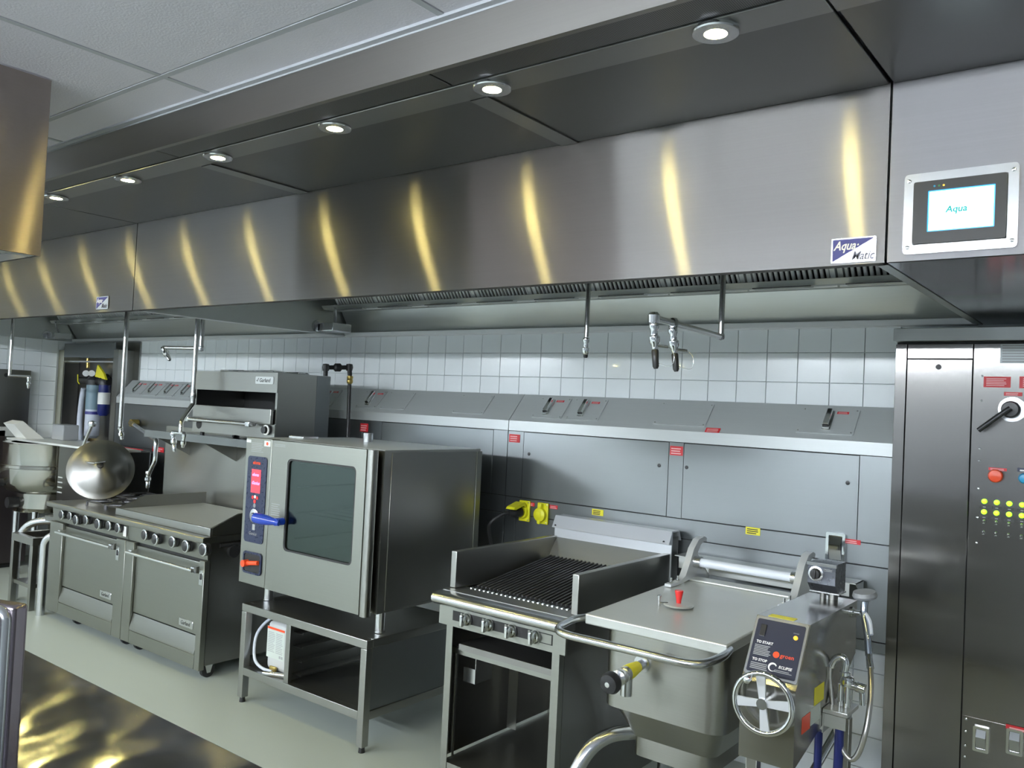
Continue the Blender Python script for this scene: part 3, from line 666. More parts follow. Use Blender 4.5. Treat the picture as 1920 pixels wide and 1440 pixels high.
gy = OY+0.0002
mesh('display', MB().box(x0+0.045, x1-0.052, gy-0.001, gy, 1.235, 1.375), SCRR, cp)
text('lettering', 'eloma', 0.030, FY(x0+0.052, gy-0.0013, 1.405), ORK, cp, 0.2, 0.02)
text('lettering', 'eloma', 0.026, FY(x0+0.052, gy-0.0013, 1.335), SCRV, cp, 0.3, 0.02)
text('lettering', 'Genius', 0.027, FY(x0+0.050, gy-0.0013, 1.285), SCRV, cp, 0.4, 0.02)
text('lettering', 'Genius', 0.028, FY(x0+0.045, gy-0.0013, 0.985), GREYP, cp, 0.4, 0.0)
for dx, z, r, mm in ((-0.022, 1.207, 0.011, REDK), (0.022, 1.207, 0.011, REDK), (0, 1.212, 0.010, WHT), (0, 1.185, 0.012, REDK), (0, 1.16, 0.013, GREY)):
    mesh('touch_key', MB().cyl(((x0+x1)/2+dx-0.003, gy, z), ((x0+x1)/2+dx-0.003, gy-0.002, z), r, seg=18), mm, cp)
dl = mesh('selector_dial', MB().lathe([(0.042, 0), (0.042, 0.003), (0.036, 0.006), (0, 0.006)], ((x0+x1)/2-0.002, gy, 1.10), (0, -1, 0)), SATIN, cp)
mesh('dial_centre', MB().lathe([(0.019, 0.006), (0.018, 0.012), (0, 0.013)], ((x0+x1)/2-0.002, gy, 1.10), (0, -1, 0)), BLACK, dl)
mesh('dial_ring', ring(MB(), [(((x0+x1)/2-0.002)+0.012*math.cos(a*PI/9), 1.10+0.012*math.sin(a*PI/9)) for a in range(18)], [(((x0+x1)/2-0.002)+0.007*math.cos(a*PI/9), 1.10+0.007*math.sin(a*PI/9)) for a in range(18)], gy-0.0145, gy-0.0132), SATIN, dl)
mesh('usb_cover', MB().box((x0+x1)/2-0.013, (x0+x1)/2+0.013, gy-0.002, gy, 1.015, 1.050, 0.001, 1), GREYP, cp)
rc = mesh('hand_shower_recess', ring(MB(), rrect(-4.345, -4.165, 0.755, 0.885, 0.022), rrect(-4.333, -4.178, 0.767, 0.873, 0.014), OY-0.003, OY+0.003), NAVY, cp)
mesh('recess_back', MB().box(-4.333, -4.178, OY+0.0015, OY+0.0035, 0.767, 0.873), HOLE, rc)
mesh('red_nozzle', MB().cyl((-4.30, OY-0.035, 0.815), (-4.30, OY+0.001, 0.815), 0.020).cyl((-4.30, OY-0.012, 0.815), (-4.19, OY-0.005, 0.830), 0.013), ORK, rc)
lm = MB(); lines(lm, FY(-4.33, OY+0.0039, 1.478), 0, 0.13, 0, 0.06, 6, 0.4); mesh('print', lm, GREYP, cp, 'stuff')
mesh('warning_label', MB().box(-4.205, -4.145, OY+0.0030, OY+0.0038, 1.517, 1.550), WPLATE, cp); mesh('warning_mark', MB().cyl((-4.175, OY+0.0029, 1.533), (-4.175, OY+0.0022, 1.533), 0.010), ORK, cp)
mesh('small_label', MB().box(-4.38, -4.335, OY+0.0030, OY+0.0038, 1.53, 1.548), WPLATE, cp)
# door
dr = mesh('door', ring(MB(), rrect(XS+0.004, OX1-0.072, OZ0-0.004, OZ1, 0.004), rrect(-3.972, -3.388, 0.934, 1.462, 0.03), OY, OY+0.045), ST_OVEN, t)
mesh('door_edge_tube', MB().prism(rrect(OX1-0.0715, OX1-0.018, OY-0.004, OY+0.046, 0.018, 6), OZ0-0.01, OZ1+0.001, 'z'), ST_EQ, dr)
mesh('window_gasket', ring(MB(), rrect(-3.9715, -3.3885, 0.9345, 1.4615, 0.03), rrect(-3.962, -3.398, 0.944, 1.452, 0.026), OY+0.002, OY+0.010), RUBBER, dr)
mesh('glass', MB().box(-3.969, -3.391, OY+0.011, OY+0.016, 0.937, 1.459), PANE, dr)
lm = MB(); lines(lm, FY(-4.10, OY-0.0005, 1.10), 0, 0.085, 0, 0.10, 8, 0.4); mesh('print', lm, GREYP, dr, 'stuff')
lm = MB(); lines(lm, FY(-4.10, OY-0.0005, 1.525), 0, 0.10, 0, 0.018, 2, 0.4); mesh('print', lm, GREYP, dr, 'stuff')
hd = mesh('handle', MB().lathe([(0.0, -0.085), (0.026, -0.083), (0.031, -0.07), (0.031, -0.02), (0.026, 0.02), (0.020, 0.05), (0.018, 0.085), (0.0, 0.09)], (-4.045, OY-0.07, 1.105), (0.92, 0.35, -0.10), 24).cyl((-3.985, OY-0.055, 1.10), (-3.985, OY-0.001, 1.10), 0.022), BLUEK, dr)
ax = Vector((0.92, 0.35, -0.10)).normalized(); c = Vector((-4.045, OY-0.07, 1.105))
mesh('handle_cap', MB().cyl(c-ax*0.0875, c-ax*0.0855, 0.022), GREYP, hd)
for x, y in ((OX0+0.12, OY+0.14), (OX1-0.05, OY+0.14), (OX0+0.12, 3.82), (OX1-0.05, 3.82)):
    mesh('foot', MB().cyl((x, y, 0.59), (x, y, OZ0-0.005), 0.028).cyl((x, y, 0.582), (x, y, 0.59), 0.031), SATIN, t)
# stand
ZT = 0.58
t = thing('oven_stand', (-3.72, 3.4, 0), 'low square-tube steel stand with tray runners, under the combi oven', 'stand')
a0, a1, b0, b1, q = -4.30, -3.215, 3.03, 3.76, 0.045
for (x, y) in ((a0, b0), (a1-q, b0), (a0, b1-q), (a1-q, b1-q)):
    lg = mesh('leg', MB().box(x, x+q, y, y+q, 0.03, ZT-q-0.001, 0.003), ST_EQ, t)
    mesh('foot', MB().cyl((x+q/2, y+q/2, 0.0), (x+q/2, y+q/2, 0.0295), 0.018, 0.015), BLACK, lg)
mesh('top_frame', MB().box(a0, a1, b0, b0+q, ZT-q, ZT, 0.003).box(a0, a1, b1-q, b1, ZT-q, ZT, 0.003).box(a0, a0+q, b0+q, b1-q, ZT-q, ZT, 0.003).box(a1-q, a1, b0+q, b1-q, ZT-q, ZT, 0.003), ST_EQ, t)
mesh('top_sheet', MB().box(a0+q, a1-q, b0+q, b1-q, ZT-0.004, ZT-0.001), ST_EQ, t)
mesh('bottom_frame', MB().box(a0+q, a1-q, b0, b0+q, 0.165, 0.165+q, 0.003).box(a0+q, a1-q, b1-q, b1, 0.165, 0.165+q, 0.003).box(a0, a0+q, b0+q, b1-q, 0.165, 0.165+q, 0.003).box(a1-q, a1, b0+q, b1-q, 0.165, 0.165+q, 0.003), ST_EQ, t)
mesh('shelf', MB().box(a0+q, a1-q, b0+q, b1-q, 0.165+q-0.004, 0.165+q-0.001), ST_EQ, t)
mesh('side_sheet', MB().box(a1-0.010, a1-0.007, b0+q, b1-q, 0.165+q, ZT-q), ST_RACE, t)
mesh('divider_post', MB().box(-3.885, -3.845, b0+0.006, b0+0.03, 0.165+q, ZT-q, 0.002), ST_EQ, t)
mesh('divider_sheet', MB().box(-3.885, -3.882, b0+0.031, b1-q, 0.165+q, ZT-q), ST_EQ, t)
for k in range(4):
    z = 0.245+k*0.078
    mesh('runner', MB().box(-3.8815, -3.80, b0+0.06, b1-0.06, z, z+0.003).box(-3.803, -3.80, b0+0.06, b1-0.06, z, z+0.012), ST_EQ, t)
    mesh('runner', MB().box(-3.30, -3.2255, b0+0.06, b1-0.06, z, z+0.003).box(-3.30, -3.297, b0+0.06, b1-0.06, z, z+0.012), ST_EQ, t)
# jerrycan
sz = 0.165+q-0.001
t = thing('jerrycan', (-4.05, 3.22, sz), 'white plastic jerrycan with printed label on the lower shelf of the oven stand', 'jerrycan')
mesh('body', MB().box(-4.155, -3.892, 3.11, 3.34, sz+0.001, sz+0.285, 0.03, 4), JUG, t)
mesh('shoulder', MB().lathe([(0.09, 0), (0.075, 0.02), (0.03, 0.028), (0.0, 0.028)], (-4.045, 3.22, sz+0.282)), JUG, t)
mesh('cap', MB().cyl((-4.09, 3.22, sz+0.30), (-4.09, 3.22, sz+0.335), 0.024), REDK, t)
lb = mesh('paper_label', MB().box(-4.148, -3.985, 3.1085, 3.1098, sz+0.075, sz+0.255), LABELM, t); lb['label'] = 'white label with red top band'
mesh('red_band', MB().box(-4.146, -3.987, 3.1076, 3.1084, sz+0.240, sz+0.253), ORK, lb)
lm = MB(); lines(lm, FY(-4.138, 3.1083, sz+0.11), 0, 0.065, 0, 0.12, 12, 0.4); lines(lm, FY(-4.064, 3.1083, sz+0.11), 0, 0.065, 0, 0.12, 12, 0.4); lm.box(-4.03, -4.015, 3.1079, 3.1083, sz+0.085, sz+0.10).box(-4.010, -3.995, 3.1079, 3.1083, sz+0.085, sz+0.10); mesh('print', lm, GREYP, lb, 'stuff')
t = thing('rinse_hose', (-4.2, 3.1, sz), 'pale translucent hose looping from the jerrycan down to a nozzle on the stand shelf', 'hose')
mesh('tube', MB().tube([(-4.12, 3.25, 0.50), (-4.20, 3.18, 0.49), (-4.235, 3.10, 0.40), (-4.215, 3.075, 0.27), (-4.14, 3.072, 0.226), (-4.05, 3.08, 0.222)], 0.009, 10, smooth=5), PALEH, t)
mesh('nozzle', MB().tube([(-4.06, 3.03, 0.222), (-3.90, 3.095, 0.226)], 0.012, 12), SATIN, t)
mesh('yellow_tag', MB().box(-4.085, -4.03, 3.085, 3.10, sz+0.001, sz+0.038, 0.004), BRASS, t)
# ================================================================== CHARGRILL
t = thing('chargrill', (-2.42, 3.6, 0), 'stainless gas chargrill on open legs, between the combi oven and the tilting pan', 'grill')
gx0, gx1 = -2.795, -2.035; gf = 3.08
mesh('bullnose', MB().prism([(3.165, 0.905), (3.075, 0.905), (3.055, 0.900), (3.043, 0.888), (3.040, 0.872), (3.046, 0.858), (3.060, 0.848), (3.080, 0.846), (3.165, 0.846)], gx0+0.002, gx1-0.002), steel('bullnose_steel', (0.68, 0.69, 0.72), 0.22, 0.3), t)
for x, d in ((gx0, -1), (gx1, 1)): mesh('bullnose_cap', MB().prism([(3.12, 0.9045), (3.075, 0.9045), (3.055, 0.8995), (3.043, 0.8875), (3.0405, 0.872), (3.0465, 0.8585), (3.060, 0.8485), (3.080, 0.8465), (3.12, 0.8465)], x, x+0.0018*-d), SATIN, t)
fp = mesh('control_panel', MB().prism([(3.10, 0.845), (3.10, 0.745), (3.115, 0.745), (3.115, 0.845)], gx0+0.006, gx1-0.006), ST_OVEN, t)
mesh('dial_slot', MB().box(-2.70, -2.11, 3.0985, 3.0998, 0.775, 0.822), HOLE, fp)
mesh('slot_plate', MB().box(-2.20, -2.115, 3.0972, 3.0984, 0.779, 0.818), ST_OVEN, fp)
for k in range(4):
    x = -2.605+k*0.135
    kb = mesh('dial', MB().lathe([(0.030, 0.004), (0.030, 0.014), (0.024, 0.024), (0.0, 0.026)], (x, 3.098, 0.797), (0, -1, 0)), CHROME, fp)
    mesh('grip', MB().box(x-0.008, x+0.008, 3.045, 3.0735, 0.769, 0.825, 0.005), CHROME, kb)
    mesh('dial_plate', MB().box(x-0.045, x-0.034, 3.0972, 3.0984, 0.779, 0.818), ST_OVEN, fp)
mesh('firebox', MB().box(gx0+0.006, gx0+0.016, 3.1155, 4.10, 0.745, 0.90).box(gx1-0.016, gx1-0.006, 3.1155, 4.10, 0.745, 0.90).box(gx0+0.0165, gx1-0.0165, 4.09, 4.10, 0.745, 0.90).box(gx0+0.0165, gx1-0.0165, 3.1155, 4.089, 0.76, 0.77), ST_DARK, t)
mesh('front_deck', MB().box(gx0+0.004, gx1-0.004, 3.166, 3.262, 0.897, 0.904).box(gx0+0.004, gx1-0.004, 3.12, 3.166, 0.9055, 0.9075), ST_EQ, t)
lo = None
for k in range(22):
    x = -2.715+k*0.0275
    if lo is None: lo = mesh('louvre', MB().lathe([(0.010, 0), (0.009, 0.004), (0.004, 0.007), (0.0, 0.0075)], (x, 3.248, 0.9041), seg=12), CHROME, t)
    else: inst('louvre', lo, t, (0.0275*k, 0, 0))
# grates: rising to the rear, each bar a part with a loop end
M = frame((0, 3.275, 0.905), (1, 0, 0), (0, 0.66, 0.085))
g0 = None
for k in range(24):
    x = -2.715+k*0.0255
    if g0 is None:
        g0 = mesh('grate_bar', MB().box(x-0.0045, x+0.0045, 0.02, 0.67, -0.012, 0.006, 0.002, 1, M=M).tube([M @ Vector((x-0.008, 0.03, 0.0)), M @ Vector((x-0.008, 0.004, -0.004)), M @ Vector((x, -0.008, -0.010)), M @ Vector((x+0.008, 0.004, -0.004)), M @ Vector((x+0.008, 0.03, 0.0))], 0.003, 6), IRON, t)
    else: inst('grate_bar', g0, t, (0.0255*k, 0, 0))
mesh('grate_rail', MB().box(-2.73, -2.115, 0.30, 0.33, -0.030, -0.013, M=M).box(-2.73, -2.115, 0.64, 0.665, -0.030, -0.013, M=M).box(-2.73, -2.115, 0.06, 0.08, -0.030, -0.013, M=M), IRON, t)
gz = 1.088
for x0, x1 in ((gx0, gx0+0.035), (gx1-0.035, gx1)):
    mesh('side_splash', MB().box(x0, x1, 3.175, 4.05, 0.908, gz, 0.003), ST_EQ, t)
mesh('rear_splash', MB().prism([(3.96, 0.965), (4.045, gz-0.006), (4.05, gz-0.006), (4.05, 0.90), (4.0, 0.90)], gx0+0.036, gx1-0.036), steel('rear_splash_steel', (0.50, 0.51, 0.53), 0.26, 0.3, gr=0.004, var=0.01, metal=0.8), t)
mesh('flue_cap', MB().prism([(4.052, 0.91), (4.052, 1.135), (4.022, 1.138), (4.055, 1.205), (4.135, 1.205), (4.165, 1.150), (4.162, 1.148), (4.132, 1.198), (4.062, 1.198), (4.06, 0.91)], gx0+0.015, gx1+0.004), ALU, t)  # light falling on the cap from above is put into this pale metal
mesh('flue_end', MB().box(gx0+0.016, gx0+0.020, 4.061, 4.15, 0.91, 1.10).box(gx1-0.010, gx1-0.006, 4.061, 4.15, 0.75, 1.17), ST_DARK, t)
for x in (gx0+0.035, gx1-0.03): mesh('flue_bolt', MB().cyl((x, 4.030, 1.15), (x, 4.026, 1.148), 0.006, seg=10), BLACK, t)
for x in (gx0+0.045, gx1-0.085):
    for y in (3.115, 4.02):
        lg = mesh('leg', MB().box(x, x+0.04, y, y+0.003, 0.0, 0.744).box(x if x < -2.4 else x+0.037, (x if x < -2.4 else x+0.037)+0.003, y+0.003, y+0.04, 0.0, 0.744), ST_OVEN, t)
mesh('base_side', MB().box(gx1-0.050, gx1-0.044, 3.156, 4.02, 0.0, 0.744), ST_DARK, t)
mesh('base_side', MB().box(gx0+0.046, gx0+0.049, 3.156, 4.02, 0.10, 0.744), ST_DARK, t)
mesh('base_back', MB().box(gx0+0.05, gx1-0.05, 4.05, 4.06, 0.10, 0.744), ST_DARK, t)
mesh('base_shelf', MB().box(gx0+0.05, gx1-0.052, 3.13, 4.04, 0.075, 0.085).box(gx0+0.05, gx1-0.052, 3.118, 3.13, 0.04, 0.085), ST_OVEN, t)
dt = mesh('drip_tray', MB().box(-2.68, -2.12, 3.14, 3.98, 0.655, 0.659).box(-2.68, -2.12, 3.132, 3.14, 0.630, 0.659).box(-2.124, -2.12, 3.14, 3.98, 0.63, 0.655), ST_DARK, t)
mesh('tray_rail', MB().box(gx0+0.05, gx1-0.052, 3.155, 3.175, 0.600, 0.628), ST_OVEN, t)
gb = mesh('gas_bracket', MB().box(-2.70, -2.625, 3.20, 3.33, 0.46, 0.463).box(-2.70, -2.625, 3.20, 3.203, 0.463, 0.53).box(-2.628, -2.625, 3.203, 3.33, 0.463, 0.62), SATIN, t)
mesh('inner_rail', MB().box(-2.735, -2.725, 3.175, 3.185, 0.09, 0.62), SATIN, t)
mesh('gas_bracket', MB().box(-2.72, -2.66, 3.60, 3.603, 0.12, 0.45), ST_EQ, t)
# ================================================================== TILTING BRAISING PAN
t = thing('tilting_pan', (-1.5, 3.4, 0), 'stainless tilting braising pan with flat lid, red vent knob and long tube handle', 'braising pan')
lx0, lx1, ly0, ly1, lz = -1.832, -1.225, 2.915, 3.86, 1.0
M = frame((lx0, ly0, lz), (1, 0, 0), (0, ly1-ly0, 0.03)); W_, L_ = lx1-lx0, ly1-ly0
lid = mesh('lid', MB().box(0, W_, 0, L_, -0.042, 0, 0.006, 3, M=M), ST_LIT_TOP, t)
mesh('lid_step', MB().box(0.02, W_-0.02, L_-0.10, L_-0.02, 0.0003, 0.010, 0.004, M=M), ST_LIT_TOP, lid)
mesh('tube_handle', MB().tube(arc_path([(lx0+0.0, 2.99, 0.975), (lx0-0.045, 2.90, 0.972), (lx0-0.02, 2.705, 0.962), (lx1-0.015, 2.715, 0.962), (lx1+0.012, 2.86, 0.972), (lx1-0.004, 2.95, 0.976)], 0.10, 7), 0.0155, 16), SATIN, lid)
c = M @ Vector((0.235, 0.36, 0))
vd = mesh('vent_cover', MB().lathe([(0.062, 0.006), (0.064, 0.010), (0.060, 0.014), (0.0, 0.018)], c), ST_LIT_TOP, lid)
mesh('vent_knob', MB().lathe([(0.010, 0.017), (0.011, 0.03), (0.018, 0.066), (0.017, 0.070), (0.0, 0.071)], c, seg=20), REDK, vd)
mesh('vent_hinge', MB().cyl(c+Vector((-0.068, -0.045, 0.0)), c+Vector((-0.068, -0.045, 0.040)), 0.006).lathe([(0.0, 0), (0.009, 0.003), (0.009, 0.008), (0, 0.012)], c+Vector((-0.068, -0.045, 0.036)), seg=12).cyl(c+Vector((-0.068, -0.045, 0.012)), c+Vector((-0.04, -0.02, 0.012)), 0.005), SATIN, vd)
# lid arms (curved castings) and counterbalance roller
def arm(x, lab=None):
    pr = [(3.56, 1.024), (3.66, 1.026), (3.71, 1.045), (3.75, 1.10), (3.79, 1.165), (3.84, 1.205), (3.90, 1.215), (3.93, 1.205), (3.93, 1.188), (3.895, 1.19), (3.86, 1.175), (3.83, 1.14), (3.90, 1.08), (3.97, 1.02), (3.97, 0.95), (3.90, 0.95), (3.88, 0.99), (3.80, 1.027), (3.74, 1.022), (3.68, 1.013), (3.56, 1.012)]
    a = mesh('lid_arm', MB().prism([(q[0], q[1]+0.012) for q in pr], x-0.016, x+0.016), ALU, t)
    for y in (3.59, 3.66): mesh('bolt', MB().cyl((x, y, 1.028), (x, y, 1.062), 0.006, seg=10).cyl((x, y, 1.037), (x, y, 1.045), 0.011, seg=6), CHROME, a)
    return a
arm(-1.795); arm(-1.262)
rl = mesh('roller', MB().cyl((-1.775, 3.80, 1.115), (-1.285, 3.80, 1.115), 0.021), plain('pale_roller', (0.72, 0.76, 0.86), 0.35, 0.0), t)
mesh('roller_collar', MB().cyl((-1.778, 3.80, 1.115), (-1.742, 3.80, 1.115), 0.027), SATIN, rl); mesh('roller_collar', MB().cyl((-1.305, 3.80, 1.115), (-1.282, 3.80, 1.115), 0.027), SATIN, rl)
mesh('rear_tube', MB().box(-1.776, -1.282, 3.96, 4.0, 1.03, 1.062, 0.003), ST_HIN, t)
a = at(1275, 1036, y=4.08); b = at(1612, 1079, y=4.08)
mesh('rear_housing', MB().box(a.x, b.x, 4.02, 4.15, a.z-0.01, a.z-0.006).box(a.x+0.02, b.x-0.03, 4.03, 4.034, a.z-0.07, a.z-0.011).prism([(4.02, a.z-0.006), (4.15, a.z-0.006), (4.15, a.z-0.09)], b.x-0.004, b.x), ST_HIN, t)
# body
def rbody(x0, x1, y0, y1, z0, z1, r, M=None): return MB().prism(rrect(x0, x1, y0, y1, r, 6), z0, z1, 'z')
ST_BODY = steel('pan_body_steel', (0.34, 0.34, 0.31), 0.30, 0.5)
mesh('vessel', rbody(-1.785, -1.262, 2.985, 3.84, 0.635, 0.957, 0.07), ST_BODY, t)
lo_ = MB(); o1 = rrect(-1.755, -1.285, 3.02, 3.80, 0.05, 6); o2 = rrect(-1.71, -1.34, 3.10, 3.72, 0.05, 6); n = len(o1)
lo_._add([(p[0], p[1], 0.634) for p in o1]+[(p[0], p[1], 0.50) for p in o2], [tuple(range(n)), tuple(range(n, 2*n))]+[(k, (k+1) % n, n+(k+1) % n, n+k) for k in range(n)])
lo_.prism(rrect(-1.70, -1.36, 3.11, 3.70, 0.04, 4), 0.42, 0.499, 'z')
mesh('heating_base', lo_, ST_BODY, t)
mesh('trunnion', MB().cyl((-1.84, 3.35, 0.62), (-1.10, 3.35, 0.62), 0.045), ST_BODY, t)
mesh('leg', MB().tube(arc_path([(-1.66, 3.20, 0.50), (-1.80, 2.99, 0.50), (-1.865, 2.88, 0.30), (-1.88, 2.86, 0.0)], 0.16, 8), 0.030, 16), SATIN, t)
mesh('leg', MB().tube(arc_path([(-1.66, 3.55, 0.50), (-1.80, 3.68, 0.50), (-1.865, 3.74, 0.30), (-1.88, 3.76, 0.0)], 0.16, 8), 0.030, 16), SATIN, t)
# draw-off valve
v0 = Vector((-1.600, 2.99, 0.835)); v1 = Vector((-1.60, 2.715, 0.812)); dv = (v1-v0).normalized()
vl = mesh('draw_off_valve', MB().lathe([(0.034, 0), (0.034, 0.012), (0.020, 0.014), (0.020, 0.09), (0.028, 0.10), (0.028, 0.15), (0.024, 0.155), (0.030, 0.165), (0.030, 0.19), (0.014, 0.20), (0.014, 0.235), (0, 0.235)], v0, dv).cyl(v0+dv*0.125, v0+dv*0.125+Vector((0, 0, -0.085)), 0.022), SATIN, t)
mesh('valve_knob', MB().lathe([(0.030, 0), (0.040, 0.008), (0.042, 0.022), (0.034, 0.040), (0.012, 0.044), (0, 0.044)], v0+dv*0.225, dv, 32), BLACK, vl)
mesh('knob_screw', MB().lathe([(0.010, 0), (0.010, 0.003), (0, 0.004)], v0+dv*0.2692, dv, 12), CHROME, vl)
mesh('yellow_band', MB().lathe([(0.0212, 0.045), (0.0285, 0.10), (0.0288, 0.128), (0.0285, 0.128), (0.0282, 0.10), (0.021, 0.045)], v0, dv), YELS, vl)
# console
kx0, kx1, kzT = -1.112, -0.926, 1.133
ky0 = 2.90
cn = mesh('console', MB().prism([(ky0, kzT), (3.45, kzT), (3.45, 0.93), (3.17, 0.78), (2.78, 0.68), (2.775, 0.94), (2.79, 0.955)], kx0, kx1), steel('console_steel', (0.40, 0.395, 0.37), 0.20, 0.6, wave=0.003, wscale=4), t)
CF = frame((kx0, 2.79, 0.955), (1, 0, 0), (0, ky0-2.79, kzT-0.955)); cl = math.hypot(ky0-2.79, kzT-0.955); cw = kx1-kx0
mesh('console_trim', MB().prism(rrect(0.002, cw-0.002, 0.002, cl-0.003, 0.008), 0.0005, 0.004, 'z', M=CF), SATIN, cn)
fpn = mesh('control_face', MB().prism(rrect(0.010, cw-0.010, 0.010, cl-0.012, 0.006), 0.0041, 0.0055, 'z', M=CF), plain('charcoal_panel', (0.025, 0.028, 0.05), 0.3), cn)
T = lambda u, v: CF @ Matrix.Translation((u, v, 0.0057))
mesh('rocker_switch', MB().box(0.026, 0.046, 0.135, 0.178, 0.0056, 0.010, 0.003, M=CF), BLACK, fpn)
mesh('amber_light', MB().lathe([(0.0075, 0), (0.0075, 0.004), (0.0055, 0.006), (0, 0.0065)], CF @ Vector((0.150, 0.152, 0.0056)), CF.to_3x3() @ Vector((0, 0, 1)), 16), LEDO, fpn)
text('lettering', 'POWER', 0.0055, T(0.139, 0.166), GREYP, fpn)
text('lettering', 'TO START', 0.0125, T(0.022, 0.112), WHITEP, fpn, 0, 0.03)
text('lettering', 'TO STOP', 0.0125, T(0.022, 0.050), WHITEP, fpn, 0, 0.03)
text('lettering', 'groen', 0.020, T(0.112, 0.077), ORK, fpn, 0, 0.01)
mesh('red_emblem', MB().lathe([(0.011, 0), (0, 0.0005)], CF @ Vector((0.098, 0.083, 0.0057)), CF.to_3x3() @ Vector((0, 0, 1)), 20), ORK, fpn)
text('lettering', 'ECLIPSE', 0.013, T(0.115, 0.040), WHITEP, fpn, 0.15, 0.02)
em = MB(); o_ = []; i_ = []
for k in range(24): 
    a = k*PI/12; o_.append((0.095+0.015*math.cos(a), 0.040+0.015*math.sin(a))); i_.append((0.097+0.011*math.cos(a), 0.038+0.011*math.sin(a)))
n = 24
em._add([CF @ Vector((p[0], p[1], 0.0060)) for p in o_]+[CF @ Vector((p[0], p[1], 0.0060)) for p in i_], [(k, (k+1) % n, n+(k+1) % n, n+k) for k in range(n) if k not in (0, 1, 22, 23, 21)])
mesh('crescent_emblem', em, WHITEP, fpn)
lm = MB(); lines(lm, T(0.020, 0.070), 0, 0.060, 0, 0.038, 7, 0.5); lines(lm, T(0.020, 0.022), 0, 0.060, 0, 0.024, 4, 0.5); lines(lm, T(0.104, 0.026), 0, 0.062, 0, 0.010, 2, 0.4); mesh('print', lm, GREYP, fpn, 'stuff')
mesh('yellow_label', MB().box(kx0+0.035, kx0+0.125, ky0+0.012, ky0+0.050, kzT+0.0003, kzT+0.0012), YELS, cn)
sy = mesh('side_label', MB().box(kx1+0.0003, kx1+0.0012, 2.97, 3.07, 0.845, 0.905), YELS, cn); sy['label'] = 'yellow side label'
sy = mesh('side_label', MB().box(kx1+0.0003, kx1+0.0012, 2.935, 3.035, 0.785, 0.842), LABELM, cn); sy['label'] = 'white side label'
sy = mesh('side_label', MB().box(kx1+0.0003, kx1+0.0012, 2.85, 2.93, 0.78, 0.835), ORK, cn); sy['label'] = 'orange side label'
# hand wheel
wc = Vector((-1.018, 2.735, 0.888))
hw = mesh('hand_wheel', MB().tube([wc+Vector((0.096*math.cos(k*PI/18), 0, 0.096*math.sin(k*PI/18))) for k in range(36)], 0.010, 12, closed=True), CHROME, t)
mesh('hub', MB().cyl(wc+Vector((0, -0.012, 0)), (wc.x, 2.776, wc.z), 0.018), SATIN, hw)
for k in range(4):
    a = k*PI/2+0.12; d = Vector((math.cos(a), 0, math.sin(a))); pn = Vector((-d.z, 0, d.x))
    sp = MB(); q = [wc+d*0.012+pn*0.011, wc+d*0.012-pn*0.011, wc+d*0.092-pn*0.016, wc+d*0.092+pn*0.016]
    sp._add([p+Vector((0, -0.004, 0)) for p in q]+[p+Vector((0, 0.004, 0)) for p in q], [(0, 1, 2, 3), (7, 6, 5, 4), (0, 4, 5, 1), (1, 5, 6, 2), (2, 6, 7, 3), (3, 7, 4, 0)])
    mesh('spoke', sp, ALU, hw)
pk = wc+Vector((-0.038, -0.01, 0.082)); mesh('crank_pin', MB().lathe([(0.006, 0), (0.006, 0.03), (0.011, 0.035), (0.011, 0.055), (0, 0.06)], pk, (0.1, -1, 0)), CHROME, hw)
# thermostat box on a bracket over the console
bx = mesh('thermostat_box', MB().prism([(3.30, 1.200), (3.30, 1.272), (3.31, 1.278), (3.43, 1.278), (3.43, 1.165), (3.34, 1.165)], -1.072, -0.968), plain('slate_box', (0.16, 0.17, 0.20), 0.28, 0.8), t)
mesh('box_rim', MB().box(-1.076, -0.964, 3.296, 3.30, 1.268, 1.280).box(-1.076, -0.964, 3.34, 3.432, 1.160, 1.1645), SATIN, bx)
dk = mesh('thermostat_dial', MB().lathe([(0.028, 0), (0.028, 0.006), (0.020, 0.008), (0, 0.008)], (-1.040, 3.2995, 1.238), (0, -1, 0)), SATIN, bx)
mesh('dial_knob', MB().lathe([(0.021, 0.008), (0.017, 0.022), (0, 0.024)], (-1.040, 3.2995, 1.238), (0, -1, 0)).box(-1.046, -1.034, 3.268, 3.285, 1.220, 1.256, 0.003), BLACK, dk)
lm = MB(); lines(lm, FY(-1.012, 3.2995, 1.252), 0, 0.032, 0, 0.010, 2, 0.4); mesh('print', lm, GREYP, bx, 'stuff')
mesh('box_neck', MB().cyl((-1.035, 3.38, kzT), (-1.035, 3.38, 1.166), 0.012).cyl((-1.0, 3.39, kzT), (-1.0, 3.39, 1.166), 0.018), ST_DARK, bx)
# legs and frame under the console
for x, y in ((-1.09, 2.86), (-0.95, 3.44)):
    mesh('leg', MB().box(x-0.02, x+0.02, y-0.02, y+0.02, 0, 0.679, 0.003), ST_BODY, t)
mesh('brace', MB().tube([(-0.96, 3.42, 0.66), (-1.06, 2.90, 0.30)], 0.016), SATIN, t)
mesh('brace', MB().tube([(-1.88, 3.0, 0.10), (-1.09, 3.0, 0.10)], 0.016), SATIN, t)
